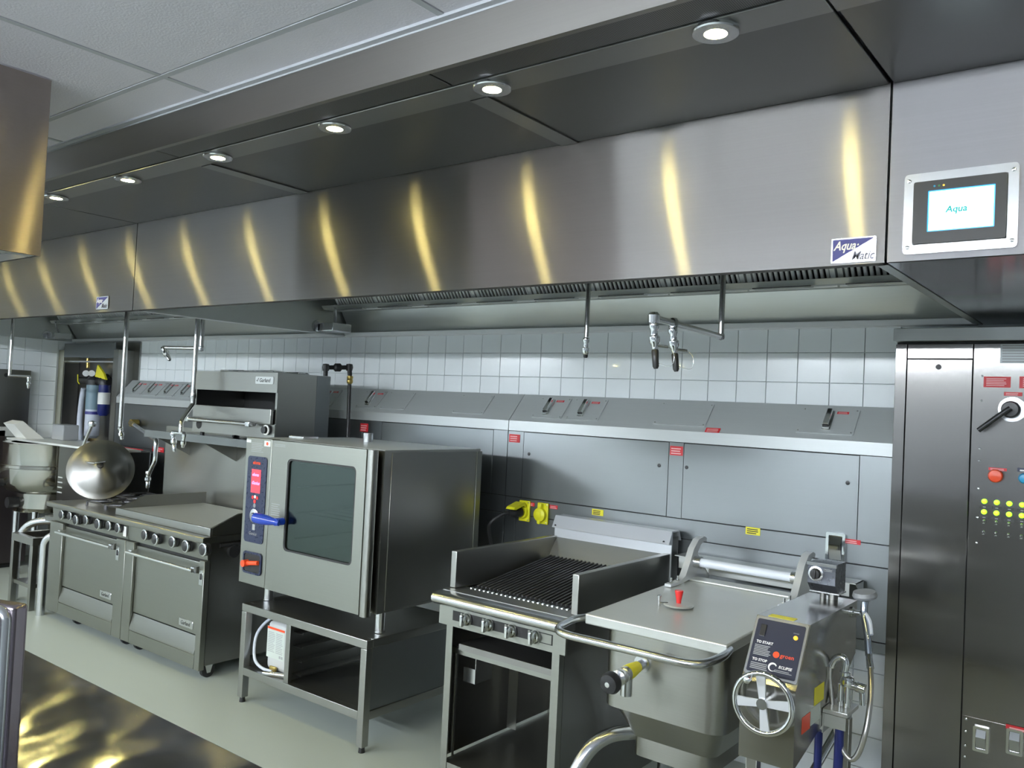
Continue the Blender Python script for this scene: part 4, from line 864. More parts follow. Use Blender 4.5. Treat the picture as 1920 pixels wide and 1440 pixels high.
# ================================================================== SPRAY HOSE AND TAP BESIDE THE PAN
t = thing('spray_hose', (-0.9, 3.55, 0.0), 'chrome spray hose with grey shower head, looping beside the tilting pan console', 'spray hose')
Q = lambda px, py, y=3.13: at(px, py, y=y)
br = mesh('tap_bracket', MB().box(-0.9245, -0.84, 3.06, 3.20, 0.800, 0.815, 0.002).box(-0.9245, -0.92, 3.06, 3.20, 0.73, 0.799).box(-0.919, -0.845, 3.06, 3.064, 0.755, 0.799), ST_HIN, t)
c = Q(1588, 1285)
tp_ = mesh('mixing_tap', MB().cyl((c.x, c.y, 0.816), (c.x, c.y, c.z+0.02), 0.014).lathe([(0.022, 0), (0.026, 0.012), (0.022, 0.03), (0.012, 0.036), (0, 0.036)], (c.x, c.y, c.z)).cyl(Q(1584, 1283), Q(1606, 1287), 0.015).cyl((c.x-0.022, c.y, 0.816), (c.x-0.022, c.y, c.z), 0.010).cyl((c.x-0.022, c.y, c.z), (c.x, c.y, c.z+0.005), 0.010), CHROME, t)
mesh('tap_lever', MB().cyl(Q(1606, 1287), Q(1622, 1293), 0.018).cyl(Q(1616, 1291), Q(1617, 1322), 0.010).lathe([(0.014, 0), (0.015, 0.01), (0.008, 0.018), (0, 0.018)], Q(1606, 1287), (0.6, -0.6, 0.2), 16), CHROME, tp_)
mesh('tap_neck', MB().tube([Q(1584, 1280), Q(1583, 1262), Q(1586, 1242), Q(1578, 1232), Q(1566, 1236), Q(1559, 1250)], 0.013, 12, smooth=5).lathe([(0.018, 0), (0.018, 0.012), (0.014, 0.014)], Q(1584, 1266), (0, 0, 1), 16), CHROME, tp_)
pts = [Q(1559, 1248), Q(1556, 1262), Q(1558, 1290), Q(1563, 1340), Q(1571, 1385), Q(1583, 1412), Q(1597, 1424), Q(1610, 1412), Q(1622, 1375), Q(1630, 1330, 3.16), Q(1633, 1290, 3.2), Q(1632, 1252, 3.25)]
mesh('flexible_hose', MB().tube(pts, 0.0095, 12, smooth=6), steel('hose_steel', (0.62, 0.60, 0.58), 0.3, 0, T=None, grain=(200, 200, 200)), t)
mesh('hose_end', MB().cyl(Q(1632, 1253, 3.25), Q(1629, 1228, 3.28), 0.013, 0.011), CHROME, t)
gr = mesh('spray_handle', MB().tube([Q(1629, 1230, 3.28), Q(1627, 1200, 3.3), Q(1623, 1170, 3.33), Q(1620, 1150, 3.35), Q(1622, 1125, 3.36)], 0.012, 12, smooth=4), plain('bluish_chrome', (0.55, 0.60, 0.68), 0.12, 1), t)
mesh('trigger', MB().tube([Q(1621, 1148, 3.35), Q(1631, 1165, 3.33), Q(1634, 1190, 3.30)], 0.007, 8, smooth=4), PALEH, gr)
mesh('spray_head', MB().lathe([(0.012, -0.015), (0.03, -0.004), (0.042, 0.0), (0.045, 0.008), (0.040, 0.022), (0.0, 0.024)], Q(1622, 1120, 3.36), (-0.1, -0.15, 1)), GREY, gr)
mesh('holder_arm', MB().lathe([(0.020, 0), (0.020, 0.006), (0.010, 0.010), (0.010, 0.03), (0.015, 0.035), (0.012, 0.045), (0, 0.047)], (-0.9255, 3.38, 1.10), (1, 0, 0)).cyl((-0.89, 3.38, 1.10), Q(1621, 1158, 3.34), 0.006), CHROME, t)
t = thing('supply_hose', (-1.0, 3.6, 0), 'dark blue supply hose hanging below the tap bracket, left one', 'hose', 'blue supply hoses under the tap')
mesh('tube', MB().tube([(-0.965, 3.16, 0.70), (-0.965, 3.16, 0.5), (-0.97, 3.18, 0.3), (-0.975, 3.22, 0.12), (-0.97, 3.3, 0.02)], 0.014, 10, smooth=5), BLUEH, t)
t = thing('supply_hose', (-0.95, 3.6, 0), 'dark blue supply hose hanging below the tap bracket, right one', 'hose', 'blue supply hoses under the tap')
mesh('tube', MB().tube([(-0.885, 3.13, 0.799), (-0.885, 3.13, 0.60), (-0.895, 3.14, 0.40), (-0.89, 3.18, 0.15), (-0.88, 3.26, 0.02)], 0.016, 10, smooth=5), BLUEH, t)
# chrome socket cover on the raceway, behind the console
a = at(1568, 1028, y=RY)
g = mesh('socket_cover', ring(MB(), rrect(a.x-0.045, a.x+0.045, a.z-0.075, a.z+0.075, 0.006), rrect(a.x-0.032, a.x+0.032, a.z-0.062, a.z+0.062, 0.004), RY-0.020, RY-0.002), CHROME, t3)
mesh('switch_paddle', MB().prism([(RY-0.002, a.z-0.06), (RY-0.010, a.z-0.058), (RY-0.034, a.z+0.02), (RY-0.012, a.z+0.06), (RY-0.002, a.z+0.06)], a.x-0.028, a.x+0.028), CHROME, g)
# ================================================================== RANGE with two ovens and griddle
t = thing('double_oven_range', (-5.85, 3.4, 0), 'long stainless range with two oven doors, open burners and a griddle, on casters', 'range')
rx0, rx1, rm = -6.90, -4.755, -5.735; RF = 3.09
B = lambda px, py, y=RF: at(px, py, y=y)
mesh('front_rail', MB().prism([(3.035, 0.865), (3.030, 0.872), (3.030, 0.898), (3.036, 0.905), (3.14, 0.905), (3.14, 0.865)], rx0-0.03, rx1+0.01), ST_EQ, t)
mesh('cooktop', MB().box(rx0-0.01, -5.965, 3.141, 3.85, 0.865, 0.903), ST_EQ, t)
mesh('griddle_base', MB().box(-5.965, rx1, 3.141, 3.85, 0.865, 0.903), ST_EQ, t)
def gap(x0, x1, nm):
    b = mesh(nm, MB().box(x0, x0+0.05, RF+0.01, 3.80, 0.10, 0.75).box(x1-0.05, x1, RF+0.01, 3.80, 0.10, 0.75).box(x0+0.051, x1-0.051, 3.79, 3.80, 0.10, 0.75).box(x0+0.051, x1-0.051, RF+0.06, 3.789, 0.10, 0.12), ST_DARK, t)
def oven(x0, x1, dl, drx, knobs, names):
    # side posts (the front of each is pale)
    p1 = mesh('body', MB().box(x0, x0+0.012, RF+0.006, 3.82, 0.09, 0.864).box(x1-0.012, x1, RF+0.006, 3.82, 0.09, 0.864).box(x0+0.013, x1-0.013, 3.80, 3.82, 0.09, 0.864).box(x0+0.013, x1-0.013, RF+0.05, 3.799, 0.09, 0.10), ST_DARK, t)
    mesh('front_post', MB().box(x0, dl-0.004, RF-0.034, RF+0.005, 0.065, 0.752, 0.002, 1), ST_OVEN, t)
    mesh('front_post', MB().box(drx+0.004, x1, RF-0.034, RF+0.005, 0.065, 0.752, 0.002, 1), ST_OVEN, t)
    mesh('control_panel', MB().prism([(RF-0.022, 0.862), (RF-0.012, 0.757), (RF+0.005, 0.757), (RF+0.005, 0.862)], x0, x1), ST_OVEN, t)
    mesh('panel_backing', MB().box(x0+0.013, x1-0.013, RF+0.007, RF+0.02, 0.09, 0.862), HOLE, t)
    d = mesh('oven_door', MB().box(dl, drx, RF-0.016, RF+0.004, 0.275, 0.735, 0.004), ST_OVEN, t)
    mesh('door_handle', MB().cyl((dl-0.02, RF-0.075, 0.690), (drx-0.005, RF-0.075, 0.690), 0.012), SATIN, d)
    for x in (dl+0.0, drx-0.03): mesh('handle_bracket', MB().prism([(RF-0.017, 0.665), (RF-0.060, 0.672), (RF-0.066, 0.690), (RF-0.060, 0.706), (RF-0.017, 0.712)], x-0.018, x+0.018), SATIN, d)
    mesh('drawer_panel', MB().prism([(RF-0.010, 0.266), (RF-0.034, 0.170), (RF-0.034, 0.155), (RF+0.003, 0.155), (RF+0.003, 0.266)], dl, drx), ST_EQ, t)
    mesh('kick_panel', MB().box(dl, drx, RF-0.034, RF+0.003, 0.065, 0.152, 0.001, 1), ST_OVEN, t)
    bd = mesh('badge', MB().box(drx-0.215, drx-0.055, RF-0.0200, RF-0.0165, 0.300, 0.350, 0.002, 1), SATIN, d)
    text('lettering', 'Garland', 0.034, FY(drx-0.195, RF-0.0204, 0.314), BLKP, bd, 0.15, 0.01)
    lt_ = mesh('switch_plate', MB().box(drx+0.012, drx+0.052, RF-0.037, RF-0.0342, 0.60, 0.70, 0.001, 1), SATIN, t); mesh('rocker_switch', MB().box(drx+0.023, drx+0.041, RF-0.041, RF-0.0372, 0.635, 0.672, 0.002, 1), BLACK, lt_)
    for (kx, kz, r) in knobs:
        kb = mesh('dial', MB().lathe([(r, 0), (r, 0.012), (r*0.86, 0.014), (r*0.86, 0.040), (r*0.6, 0.046), (0, 0.046)], (kx, RF-0.020, kz), (0, -1, 0), 24), BLACK, t)
        rg = mesh('dial_ring', MB().lathe([(r*0.9, 0.024), (r*1.05, 0.027), (r*1.05, 0.037), (r*0.9, 0.040)], (kx, RF-0.020, kz), (0, -1, 0), 24), SATIN, kb)
K1 = []
for px, py, r in ((118.7, 965, 0.034), (134, 967.5, 0.032), (145, 975, 0.036), (164, 973.5, 0.034), (186, 982.5, 0.038), (207, 985, 0.034), (224, 988, 0.034)):
    p = at(px, py, y=3.05); K1.append((p.x, min(max(p.z, 0.795), 0.83), r))
K2 = []
for px, py, r in ((274, 1002.5, 0.036), (294, 1011, 0.036), (326, 1015, 0.036), (351, 1024, 0.038), (384, 1029, 0.040)):
    p = at(px, py, y=3.05); K2.append((p.x, min(max(p.z, 0.795), 0.83), r))
oven(rx0, rm-0.003, B(126, 995).x, B(226, 1020).x, K1, 1)
oven(rm+0.003, rx1, B(260, 1027).x, B(385, 1052).x-0.015, K2, 2)
mesh('white_tag', MB().box(rm-0.06, rm-0.02, RF-0.024, RF-0.0225, 0.775, 0.845), WHT, t)
mesh('gas_pipe_end', MB().cyl((rx1+0.001, 3.25, 0.80), (rx1+0.03, 3.25, 0.80), 0.04).cyl((rx1+0.0, 3.16, 0.842), (rx1+0.02, 3.42, 0.842), 0.012), BLACK, t)
for px, py in ((145, 1170), (243, 1206), (268, 1216), (405, 1275)):
    p = at(px, py, z=0.0); x = min(max(p.x, rx0+0.05), rx1-0.05)
    cs = mesh('caster', MB().cyl((x-0.014, 3.15, 0.045), (x+0.014, 3.15, 0.045), 0.045, seg=24), RUBBER, t)
    mesh('caster_fork', MB().prism([(3.15-0.012, 0.030), (3.15-0.03, 0.089), (3.15+0.03, 0.089), (3.15+0.012, 0.030)], x+0.016, x+0.020).prism([(3.15-0.012, 0.030), (3.15-0.03, 0.089), (3.15+0.03, 0.089), (3.15+0.012, 0.030)], x-0.020, x-0.016).box(x-0.02, x+0.02, 3.12, 3.18, 0.0895, 0.096), SATIN, cs)
    mesh('caster', MB().cyl((x-0.014, 3.72, 0.045), (x+0.014, 3.72, 0.045), 0.045, seg=24), RUBBER, t)
# burner grates
for i in range(3):
    for j in range(2):
        x0 = -6.86+i*0.30 if i else -6.86; y0 = 3.17+j*0.335
        if i == 0 and j == 0: continue
        g = MB(); w_ = 0.28; l_ = 0.315; z = 0.935
        for a, b in (((x0, y0), (x0+w_, y0)), ((x0, y0+l_), (x0+w_, y0+l_)), ((x0, y0), (x0, y0+l_)), ((x0+w_, y0), (x0+w_, y0+l_)), ((x0+w_/2, y0), (x0+w_/2, y0+l_*0.38)), ((x0+w_/2, y0+l_), (x0+w_/2, y0+l_*0.62)), ((x0, y0+l_/2), (x0+w_*0.36, y0+l_/2)), ((x0+w_, y0+l_/2), (x0+w_*0.64, y0+l_/2)), ((x0, y0), (x0+w_*0.36, y0+l_*0.36)), ((x0+w_, y0+l_), (x0+w_*0.64, y0+l_*0.64))):
            g.cyl((a[0], a[1], z), (b[0], b[1], z), 0.0075, seg=6)
        for a in ((x0, y0), (x0+w_, y0), (x0, y0+l_), (x0+w_, y0+l_)): g.cyl((*a, 0.904), (*a, z), 0.009, seg=6)
        gg = mesh('burner_grate', g, IRON, t)
        mesh('burner', MB().lathe([(0.055, 0), (0.055, 0.008), (0.035, 0.016), (0, 0.017)], (x0+w_/2, y0+l_/2, 0.904)), IRON, gg)
# griddle
mesh('griddle_plate', MB().box(-5.94, rx1-0.03, 3.115, 3.78, 0.906, 0.952, 0.003), ST_LIT_TOP, t)
for x in (-5.962, rx1-0.028):
    mesh('griddle_side', MB().prism([(3.105, 0.906), (3.105, 0.957), (3.30, 1.035), (3.80, 1.035), (3.80, 0.906)], x, x+0.02), ST_EQ, t)
mesh('griddle_front', MB().box(-5.962, rx1-0.008, 3.088, 3.104, 0.906, 0.957, 0.003), ST_EQ, t)
# back riser and high shelf
sb = mesh('back_riser', MB().box(rx0+0.25, rx1-0.02, 3.84, 3.87, 0.905, 1.52), ST_EQ, t)
mesh('high_shelf', MB().box(rx0+0.60, rx1-0.02, 3.46, 3.839, 1.46, 1.485, 0.004).box(rx0+0.60, rx1-0.02, 3.455, 3.4595, 1.45, 1.505), ST_RACE, t)
for x in (rx0+0.62, rm+0.1, rx1-0.05):
    mesh('shelf_bracket', MB().prism([(3.838, 1.459), (3.52, 1.459), (3.838, 1.30)], x, x+0.006), ST_EQ, t)
# ================================================================== SALAMANDER
t = thing('salamander_grill', (-5.2, 3.7, 1.506), 'stainless salamander broiler with an open front, on the shelf above the range', 'salamander')
sx0, sx1, sy0, sy1, sz0, sz1 = -5.70, -4.705, 3.50, 3.945, 1.528, 1.975
mesh('housing', MB().box(sx1-0.02, sx1, sy0, sy1, sz0, sz1).box(sx0, sx0+0.02, sy0, sy1, sz0, sz1).box(sx0+0.021, sx1-0.021, sy0+0.02, sy1, sz1-0.012, sz1).box(sx0+0.021, sx1-0.021, sy1-0.012, sy1, sz0, sz1-0.013).box(sx0+0.021, sx1-0.021, sy0+0.02, sy1-0.013, sz0, sz0+0.012), ST_EQ, t)
mesh('top_front', MB().box(sx0+0.001, sx1-0.001, sy0-0.004, sy0-0.0005, 1.838, sz1, 0.001, 1).box(sx0+0.001, sx0+0.033, sy0-0.004, sy0-0.0005, sz0, 1.837), ST_EQ, t)
mesh('cavity', MB().box(sx0+0.022, sx1-0.022, sy1-0.03, sy1-0.014, 1.70, 1.95).box(sx0+0.022, sx1-0.022, sy0+0.06, sy1-0.032, 1.900, 1.915), BLACK, t)
for k in range(3): mesh('burner_tile', MB().box(sx0+0.08+k*0.28, sx0+0.34+k*0.28, sy0+0.10, sy1-0.06, 1.885, 1.899, 0.003), IRON, t)
fpx = mesh('sliding_front', MB().box(sx0+0.035, sx1-0.022, sy0-0.03, sy0-0.008, 1.625, 1.726, 0.004), ST_EQ, t)
mesh('pull_bar', MB().cyl((sx0+0.06, sy0-0.085, 1.618), (sx1-0.20, sy0-0.085, 1.618), 0.014), SATIN, fpx)
for x in (sx0+0.065, sx1-0.19): mesh('bar_bracket', MB().box(x-0.025, x+0.025, sy0-0.098, sy0-0.031, 1.600, 1.636, 0.006), SATIN, fpx)
mesh('lower_front', MB().box(sx0+0.035, sx1-0.002, sy0-0.006, sy0-0.0005, sz0, 1.622), ST_EQ, t)
mesh('cooking_rack', MB().box(sx0+0.03, sx1-0.03, sy0+0.0, sy1-0.04, 1.70, 1.712), IRON, t)
kb = mesh('dial', MB().lathe([(0.034, 0), (0.034, 0.012), (0.026, 0.014), (0.024, 0.04), (0, 0.042)], (sx1-0.075, sy0-0.0065, 1.585), (0, -1, 0)), BLACK, t); mesh('dial_ring', MB().lathe([(0.030, 0.010), (0.034, 0.012), (0.034, 0.020), (0.027, 0.022)], (sx1-0.075, sy0-0.0065, 1.585), (0, -1, 0)), WHT, kb)
mesh('pipe_opening', MB().cyl((sx0+0.09, sy0-0.0068, 1.585), (sx0+0.09, sy0-0.0075, 1.585), 0.036), HOLE, t)
bd = mesh('badge', MB().prism(rrect(sx1-0.245, sx1-0.045, 1.895, 1.945, 0.008), sy0-0.0075, sy0-0.0042, 'y'), WPLATE, t); text('lettering', 'Garland', 0.038, FY(sx1-0.20, sy0-0.0079, 1.908), BLKP, bd, 0.15, 0.01)
mesh('badge_tick', MB().tube([(sx1-0.232, sy0-0.008, 1.92), (sx1-0.222, sy0-0.008, 1.912), (sx1-0.208, sy0-0.008, 1.935)], 0.0018, 6), BLKP, bd)
for x in (-5.45, -5.10): mesh('top_louvre', MB().box(x-0.02, x+0.27, sy0+0.05, sy0+0.15, sz1+0.0005, sz1+0.016, 0.007), CHROME, t)
mesh('top_louvre', MB().box(-4.98, -4.78, sy0+0.22, sy0+0.32, sz1+0.0005, sz1+0.016, 0.007), CHROME, t)
mesh('flue_plate', MB().box(sx1+0.0005, sx1+0.003, sy1-0.12, sy1, sz0+0.01, sz1-0.004), ST_RACE, t)
for x, y in ((sx0+0.05, sy0+0.05), (sx1-0.05, sy0+0.05), (sx0+0.05, sy1-0.12), (sx1-0.05, sy1-0.12)): mesh('foot', MB().cyl((x, y, 1.486), (x, y, sz0-0.0005), 0.016), BLACK, t)
# ================================================================== BLACK GAS PIPE
t = thing('gas_pipe', (-4.75, 4.0, 1.2), 'black iron gas pipe with two elbows and a brass union beside the salamander', 'pipe')
G_ = lambda px, py, y=4.02: at(px, py, y=y)
a = G_(610, 705, 3.90); b = G_(611, 689, 3.90); c = G_(655, 689, 4.06); d = G_(656, 703, 4.06); e = G_(652, 822, 4.06)
mesh('run', MB().tube([a, b], 0.017).tube([b, c], 0.016).tube([c, d], 0.017), BLACK, t)
mesh('drop', MB().cyl(d, e, 0.0135), BLACK, t)
mesh('elbow', MB().lathe([(0.0, -0.028), (0.022, -0.024), (0.027, 0), (0.022, 0.024), (0, 0.028)], b), BLACK, t); mesh('elbow', MB().lathe([(0.0, -0.028), (0.022, -0.024), (0.027, 0), (0.022, 0.024), (0, 0.028)], c), BLACK, t)
m_ = (b+c)/2; ax = (c-b).normalized(); mesh('union', MB().lathe([(0.017, -0.03), (0.03, -0.018), (0.03, 0.018), (0.017, 0.03)], m_, ax), BLACK, t)
mesh('brass_union', MB().lathe([(0.014, -0.03), (0.022, -0.02), (0.022, 0.0), (0.018, 0.005), (0.022, 0.01), (0.022, 0.025), (0.014, 0.03)], G_(656, 712, 4.06), (0, 0, 1), 8), BRASS, t)
# ================================================================== HANGING WATER PIPES AND TAPS
def tap(par, p, dz, tilt=(0.0, 0, -1), s=1.0, mat=CHROME, tip=SATIN):
    d = Vector(tilt).normalized()
    a = mesh('tap', MB().lathe([(0.0, 0), (0.016*s, 0.004), (0.018*s, 0.02), (0.013*s, 0.03), (0.013*s, 0.05), (0.019*s, 0.055), (0.019*s, 0.075), (0.012*s, 0.085), (0.010*s, dz*0.6), (0, dz*0.6)], p, d, 16), mat, par)
    mesh('spout', MB().lathe([(0.0095*s, dz*0.58), (0.0125*s, dz*0.62), (0.011*s, dz*0.95), (0.007*s, dz), (0, dz)], p, d, 14), tip, a)
    return a
def H(px, py, y): return at(px, py, y=y)
t = thing('hanging_pipe', H(1102, 600, 3.4), 'straight steel water pipe hanging from the hood above the chargrill', 'water pipe')
p = H(1104, 524, 3.4); q = H(1100, 632, 3.4); x_ = (p.x+q.x)/2
mesh('pipe', MB().cyl((x_, 3.4, 2.815), (x_, 3.4, q.z), 0.0115), PIPE, t); tap(t, (x_, 3.4, q.z), 0.10, tip=BLACK)
t = thing('hanging_pipe', H(1354, 600, 3.4), 'hanging steel water pipe with a swing arm and two black-tipped taps, above the tilting pan', 'water pipe')
p = H(1356, 513, 3.4); q = H(1352, 631, 3.4); x_ = (p.x+q.x)/2; zq = q.z
mesh('pipe', MB().cyl((x_, 3.4, 2.815), (x_, 3.4, zq), 0.0125), PIPE, t)
e = at(1226, 596, z=zq)
mesh('elbow', MB().lathe([(0, -0.017), (0.015, -0.012), (0.017, 0), (0.015, 0.012), (0, 0.017)], (x_, 3.4, zq)), SATIN, t)
mesh('swing_arm', MB().cyl((x_, 3.4, zq), e, 0.0125), PIPE, t)
f_ = Vector((x_, 3.4, zq)).lerp(e, 0.72)
def dtap(p, tilt):
    a = tap(t, p, 0.17, tilt, 1.05, tip=BLACK); d = Vector(tilt).normalized()
    mesh('side_pin', MB().cyl(Vector(p)+d*0.085, Vector(p)+d*0.09+Vector((0.05, 0.01, 0.0)), 0.005, seg=8), CHROME, a)
    mesh('chain', MB().tube([Vector(p)+d*0.09+Vector((0.05, 0.01, 0)), Vector(p)+d*0.12+Vector((0.075, 0, 0)), Vector(p)+d*0.16+Vector((0.06, 0, 0)), Vector(p)+d*0.15+Vector((0.01, 0, 0))], 0.0012, 5, smooth=5), SATIN, a)
mesh('tap_joint', MB().lathe([(0, -0.025), (0.020, -0.018), (0.022, 0.01), (0.015, 0.02), (0, 0.022)], e), CHROME, t); dtap(e+Vector((0, 0, -0.015)), (0.10, 0, -1))
mesh('tap_joint', MB().lathe([(0, -0.025), (0.018, -0.018), (0.019, 0.01), (0.013, 0.02), (0, 0.022)], f_+Vector((0, -0.014, 0.0))), CHROME, t); dtap(f_+Vector((0, -0.02, -0.015)), (0.14, 0, -1))
t = thing('hanging_pipe', H(232, 700, 3.4), 'long straight steel water pipe hanging in front of the row of switch handles', 'water pipe')
p = H(237, 580, 3.4); q = H(228, 800, 3.4); x_ = (p.x+q.x)/2
mesh('pipe', MB().cyl((x_, 3.4, 2.815), (x_, 3.4, q.z), 0.018), PIPE, t); tap(t, (x_, 3.4, q.z), 0.11, (0.35, 0, -1), 1.2)
t = thing('hanging_pipe', H(22, 650, 3.4), 'steel water pipe with short arm hanging at the far left edge', 'water pipe')
q = H(20, 705, 3.4); x_ = H(22, 640, 3.4).x
mesh('pipe', MB().cyl((x_, 3.4, 2.815), (x_, 3.4, q.z), 0.016), PIPE, t); e = H(54, 711, 3.4); e = Vector((e.x, 3.4, q.z))
mesh('arm', MB().cyl((x_, 3.4, q.z), e, 0.014), PIPE, t); tap(t, e, 0.11, (0, 0, -1), 1.1)
t = thing('hanging_pipe', H(372, 650, 3.38), 'pair of steel water pipes with arms and taps hanging at the left of the salamander', 'water pipe')
p = H(369, 600, 3.38); q = H(363, 758, 3.38); x_ = (p.x+q.x)/2
mesh('pipe', MB().cyl((x_, 3.38, 2.815), (x_, 3.38, q.z), 0.017), PIPE, t)
r_ = H(340, 790, 3.2); s_ = H(338, 812, 3.2); s_.x = r_.x; s_.y = r_.y
mesh('lower_arm', MB().tube(arc_path([(x_, 3.38, q.z), r_, s_], 0.05), 0.016, 12).lathe([(0.018, -0.02), (0.021, 0), (0.018, 0.02)], (x_, 3.38, q.z+0.06)), PIPE, t)
u_ = H(324, 817, 3.2); u_.z = s_.z
mesh('tap_bar', MB().cyl(u_, (r_.x+0.04, r_.y, s_.z), 0.013), CHROME, t); tap(t, u_, 0.14, (0.25, 0, -1), 1.15); tap(t, (r_.x+0.05, r_.y, s_.z), 0.10, (-0.15, 0, -1), 1.0)
p2 = H(380, 600, 3.45); q2 = H(378, 653, 3.45); x2 = (p2.x+q2.x)/2
mesh('pipe', MB().cyl((x2, 3.45, 2.815), (x2, 3.45, q2.z), 0.017), PIPE, t)
e = at(306, 651, z=q2.z) if True else None
e = H(306, 651, 3.36); e.z = q2.z
mesh('swing_arm', MB().cyl((x2, 3.45, q2.z), e, 0.014), PIPE, t); mesh('elbow', MB().lathe([(0, -0.024), (0.02, -0.016), (0.023, 0), (0.02, 0.016), (0, 0.024)], (x2, 3.45, q2.z)), SATIN, t); tap(t, e, 0.14, (0.8, 0, -0.75), 1.3)
t = thing('pot_filler', H(270, 810, 3.9), 'jointed steel pot filler arm reaching from the left raceway over the burners', 'pot filler')
a = H(245, 793, 4.10); b = H(252, 797, 4.0); c = H(293, 825, 3.55); d = H(294, 842, 3.55); d.x = c.x
mesh('wall_mount', MB().cyl(a+Vector((0, 0.07, 0)), a, 0.035).cyl(a, b, 0.022), BRASS, t)
mesh('arm', MB().tube(arc_path([b, c, d], 0.05), 0.019, 12), SATIN, t)
mesh('outlet_elbow', MB().tube(arc_path([d, d+Vector((0, 0, -0.10)), d+Vector((-0.06, 0, -0.17)), d+Vector((-0.10, 0, -0.24))], 0.05), 0.016, 12), CHROME, t); tap(t, d+Vector((-0.09, 0, -0.18)), 0.14, (0, 0, -1), 1.3)
# ================================================================== FAR LEFT: KETTLE, STAND, CABINETS
t = thing('steam_kettle', (-7.75, 3.45, 0.55), 'polished round steam kettle on its console at far left, with a tilted-open round lid', 'kettle')
KX, KY = -8.42, 3.70
mesh('bowl', MB().lathe([(0.0, 0.80), (0.30, 0.80), (0.37, 0.83), (0.415, 0.90), (0.415, 1.045), (0.405, 1.05), (0.405, 1.255), (0.41, 1.27), (0.34, 1.27), (0.34, 0.90), (0.0, 0.86)], (KX, KY, 0), seg=40), KCH, t)
mesh('band', MB().lathe([(0.416, 1.035), (0.425, 1.04), (0.425, 1.065), (0.410, 1.07)], (KX, KY, 0), seg=40), KCH, t)
mesh('base', MB().lathe([(0.28, 0.62), (0.30, 0.63), (0.27, 0.66), (0.27, 0.799), (0, 0.799)], (KX, KY, 0), seg=36), KCH, t)
mesh('rim_deck', MB().prism([(KX-0.50, KY-0.10), (KX-0.42, KY-0.24), (KX+0.9, KY-0.18), (KX+1.42, KY-0.02), (KX+1.42, KY+0.12), (KX-0.40, KY+0.30)], 1.272, 1.29, 'z'), WPLATE, t)
mesh('pour_lip', MB().prism([(KY-0.16, 1.291), (KY-0.28, 1.43), (KY-0.20, 1.46), (KY+0.0, 1.291)], KX-0.42, KX-0.18), WHT, t)
mesh('grey_tray', MB().box(KX-0.14, KX+0.10, KY+0.05, KY+0.20, 1.291, 1.44, 0.01), GREYP, t)
mesh('valve', MB().cyl((KX+0.0, KY-0.41, 0.90), (KX+0.0, KY-0.46, 0.90), 0.035), BLACK, t); mesh('valve', MB().cyl((KX-0.02, KY-0.27, 0.71), (KX-0.02, KY-0.36, 0.71), 0.05), BLACK, t)
mesh('console', MB().box(KX+0.46, KX+1.30, KY-0.14, KY+0.28, 0.05, 1.27, 0.01), ST_DARK, t)
for k in range(4): mesh('console_key', MB().box(KX+0.49, KX+0.57, KY-0.146, KY-0.141, 0.98-k*0.045, 0.99-k*0.045), WPLATE, t)
for x, y in ((KX-0.2, KY-0.2), (KX+0.2, KY-0.2), (KX, KY+0.2)): mesh('leg', MB().cyl((x, y, 0), (x, y, 0.64), 0.03), SATIN, t)
lc = at(189, 880, y=3.42); nd = (CP-lc).normalized(); nd = (nd+Vector((-0.12, 0.0, 0.28))).normalized()
ld = mesh('lid', MB().lathe([(0.0, -0.02), (0.235, -0.025), (0.255, -0.015), (0.255, 0.0), (0.215, 0.008), (0.205, 0.014), (0.05, 0.075), (0.0, 0.08)], lc, nd, 44), ST_DARK, t)
mesh('lid_knob', MB().lathe([(0.012, 0.075), (0.012, 0.10), (0.026, 0.11), (0.026, 0.125), (0, 0.13)], lc, nd, 20), BLACK, ld)
hp = lc+nd*0.06; mesh('lid_grip', MB().tube([hp+Vector((-0.07, 0, 0.05)), hp+Vector((-0.08, -0.08, 0.04)), hp+Vector((0.06, -0.08, 0.04)), hp+Vector((0.07, 0, 0.05))], 0.008, 8, smooth=4), SATIN, ld)
a = at(173, 795, y=3.5); b = at(155, 838, y=3.5)
mesh('lid_lever', MB().cyl(a, b, 0.014).lathe([(0, -0.03), (0.03, -0.02), (0.035, 0), (0.03, 0.02), (0, 0.03)], a), SATIN, t)
# two low tube stands
def stand(px, py, w_, dpt, h, label, arch=True):
    p = at(px, py, z=0.0); x1, y0 = p.x, p.y; x0 = x1-w_
    t = thing('equipment_stand', (x0+w_/2, y0+dpt/2, 0), label, 'stand', 'low steel stands at the far left')
    if arch:
        for y in (y0, y0+dpt):
            mesh('arched_leg', MB().tube(arc_path([(x0, y, 0), (x0, y, h), (x1, y, h), (x1, y, 0)] if False else [(x1, y, 0), (x1, y, h), (x1+0.42, y, h+0.02)], 0.22, 7), 0.030, 12), SATIN, t)
    return t, x0, x1, y0
p = at(75, 1153, z=0.0)
t = thing('equipment_stand', (p.x+0.3, p.y+0.2, 0), 'low steel stand with bent tube legs at the left end of the range', 'stand', 'low steel stands at the far left')
mesh('bent_leg', MB().tube(arc_path([(p.x, p.y, 0), (p.x, p.y, 0.62), (p.x+0.16, p.y+0.10, 0.64)], 0.15, 8), 0.033, 12), SATIN, t)
r_ = at(8, 1110, z=0.0); rr = Vector((p.x-0.62, p.y+0.05, 0))
mesh('bent_leg', MB().tube(arc_path([rr, rr+Vector((0, 0, 0.66)), rr+Vector((0.45, 0.25, 0.70))], 0.25, 8), 0.033, 12), SATIN, t)
mesh('top', MB().box(p.x-0.30, p.x+0.12, p.y+0.12, p.y+0.75, 0.70, 0.745, 0.004), ST_EQ, t)
mesh('cross_rail', MB().box(rr.x, p.x+0.1, p.y+0.55, p.y+0.58, 0.22, 0.27), ST_EQ, t)
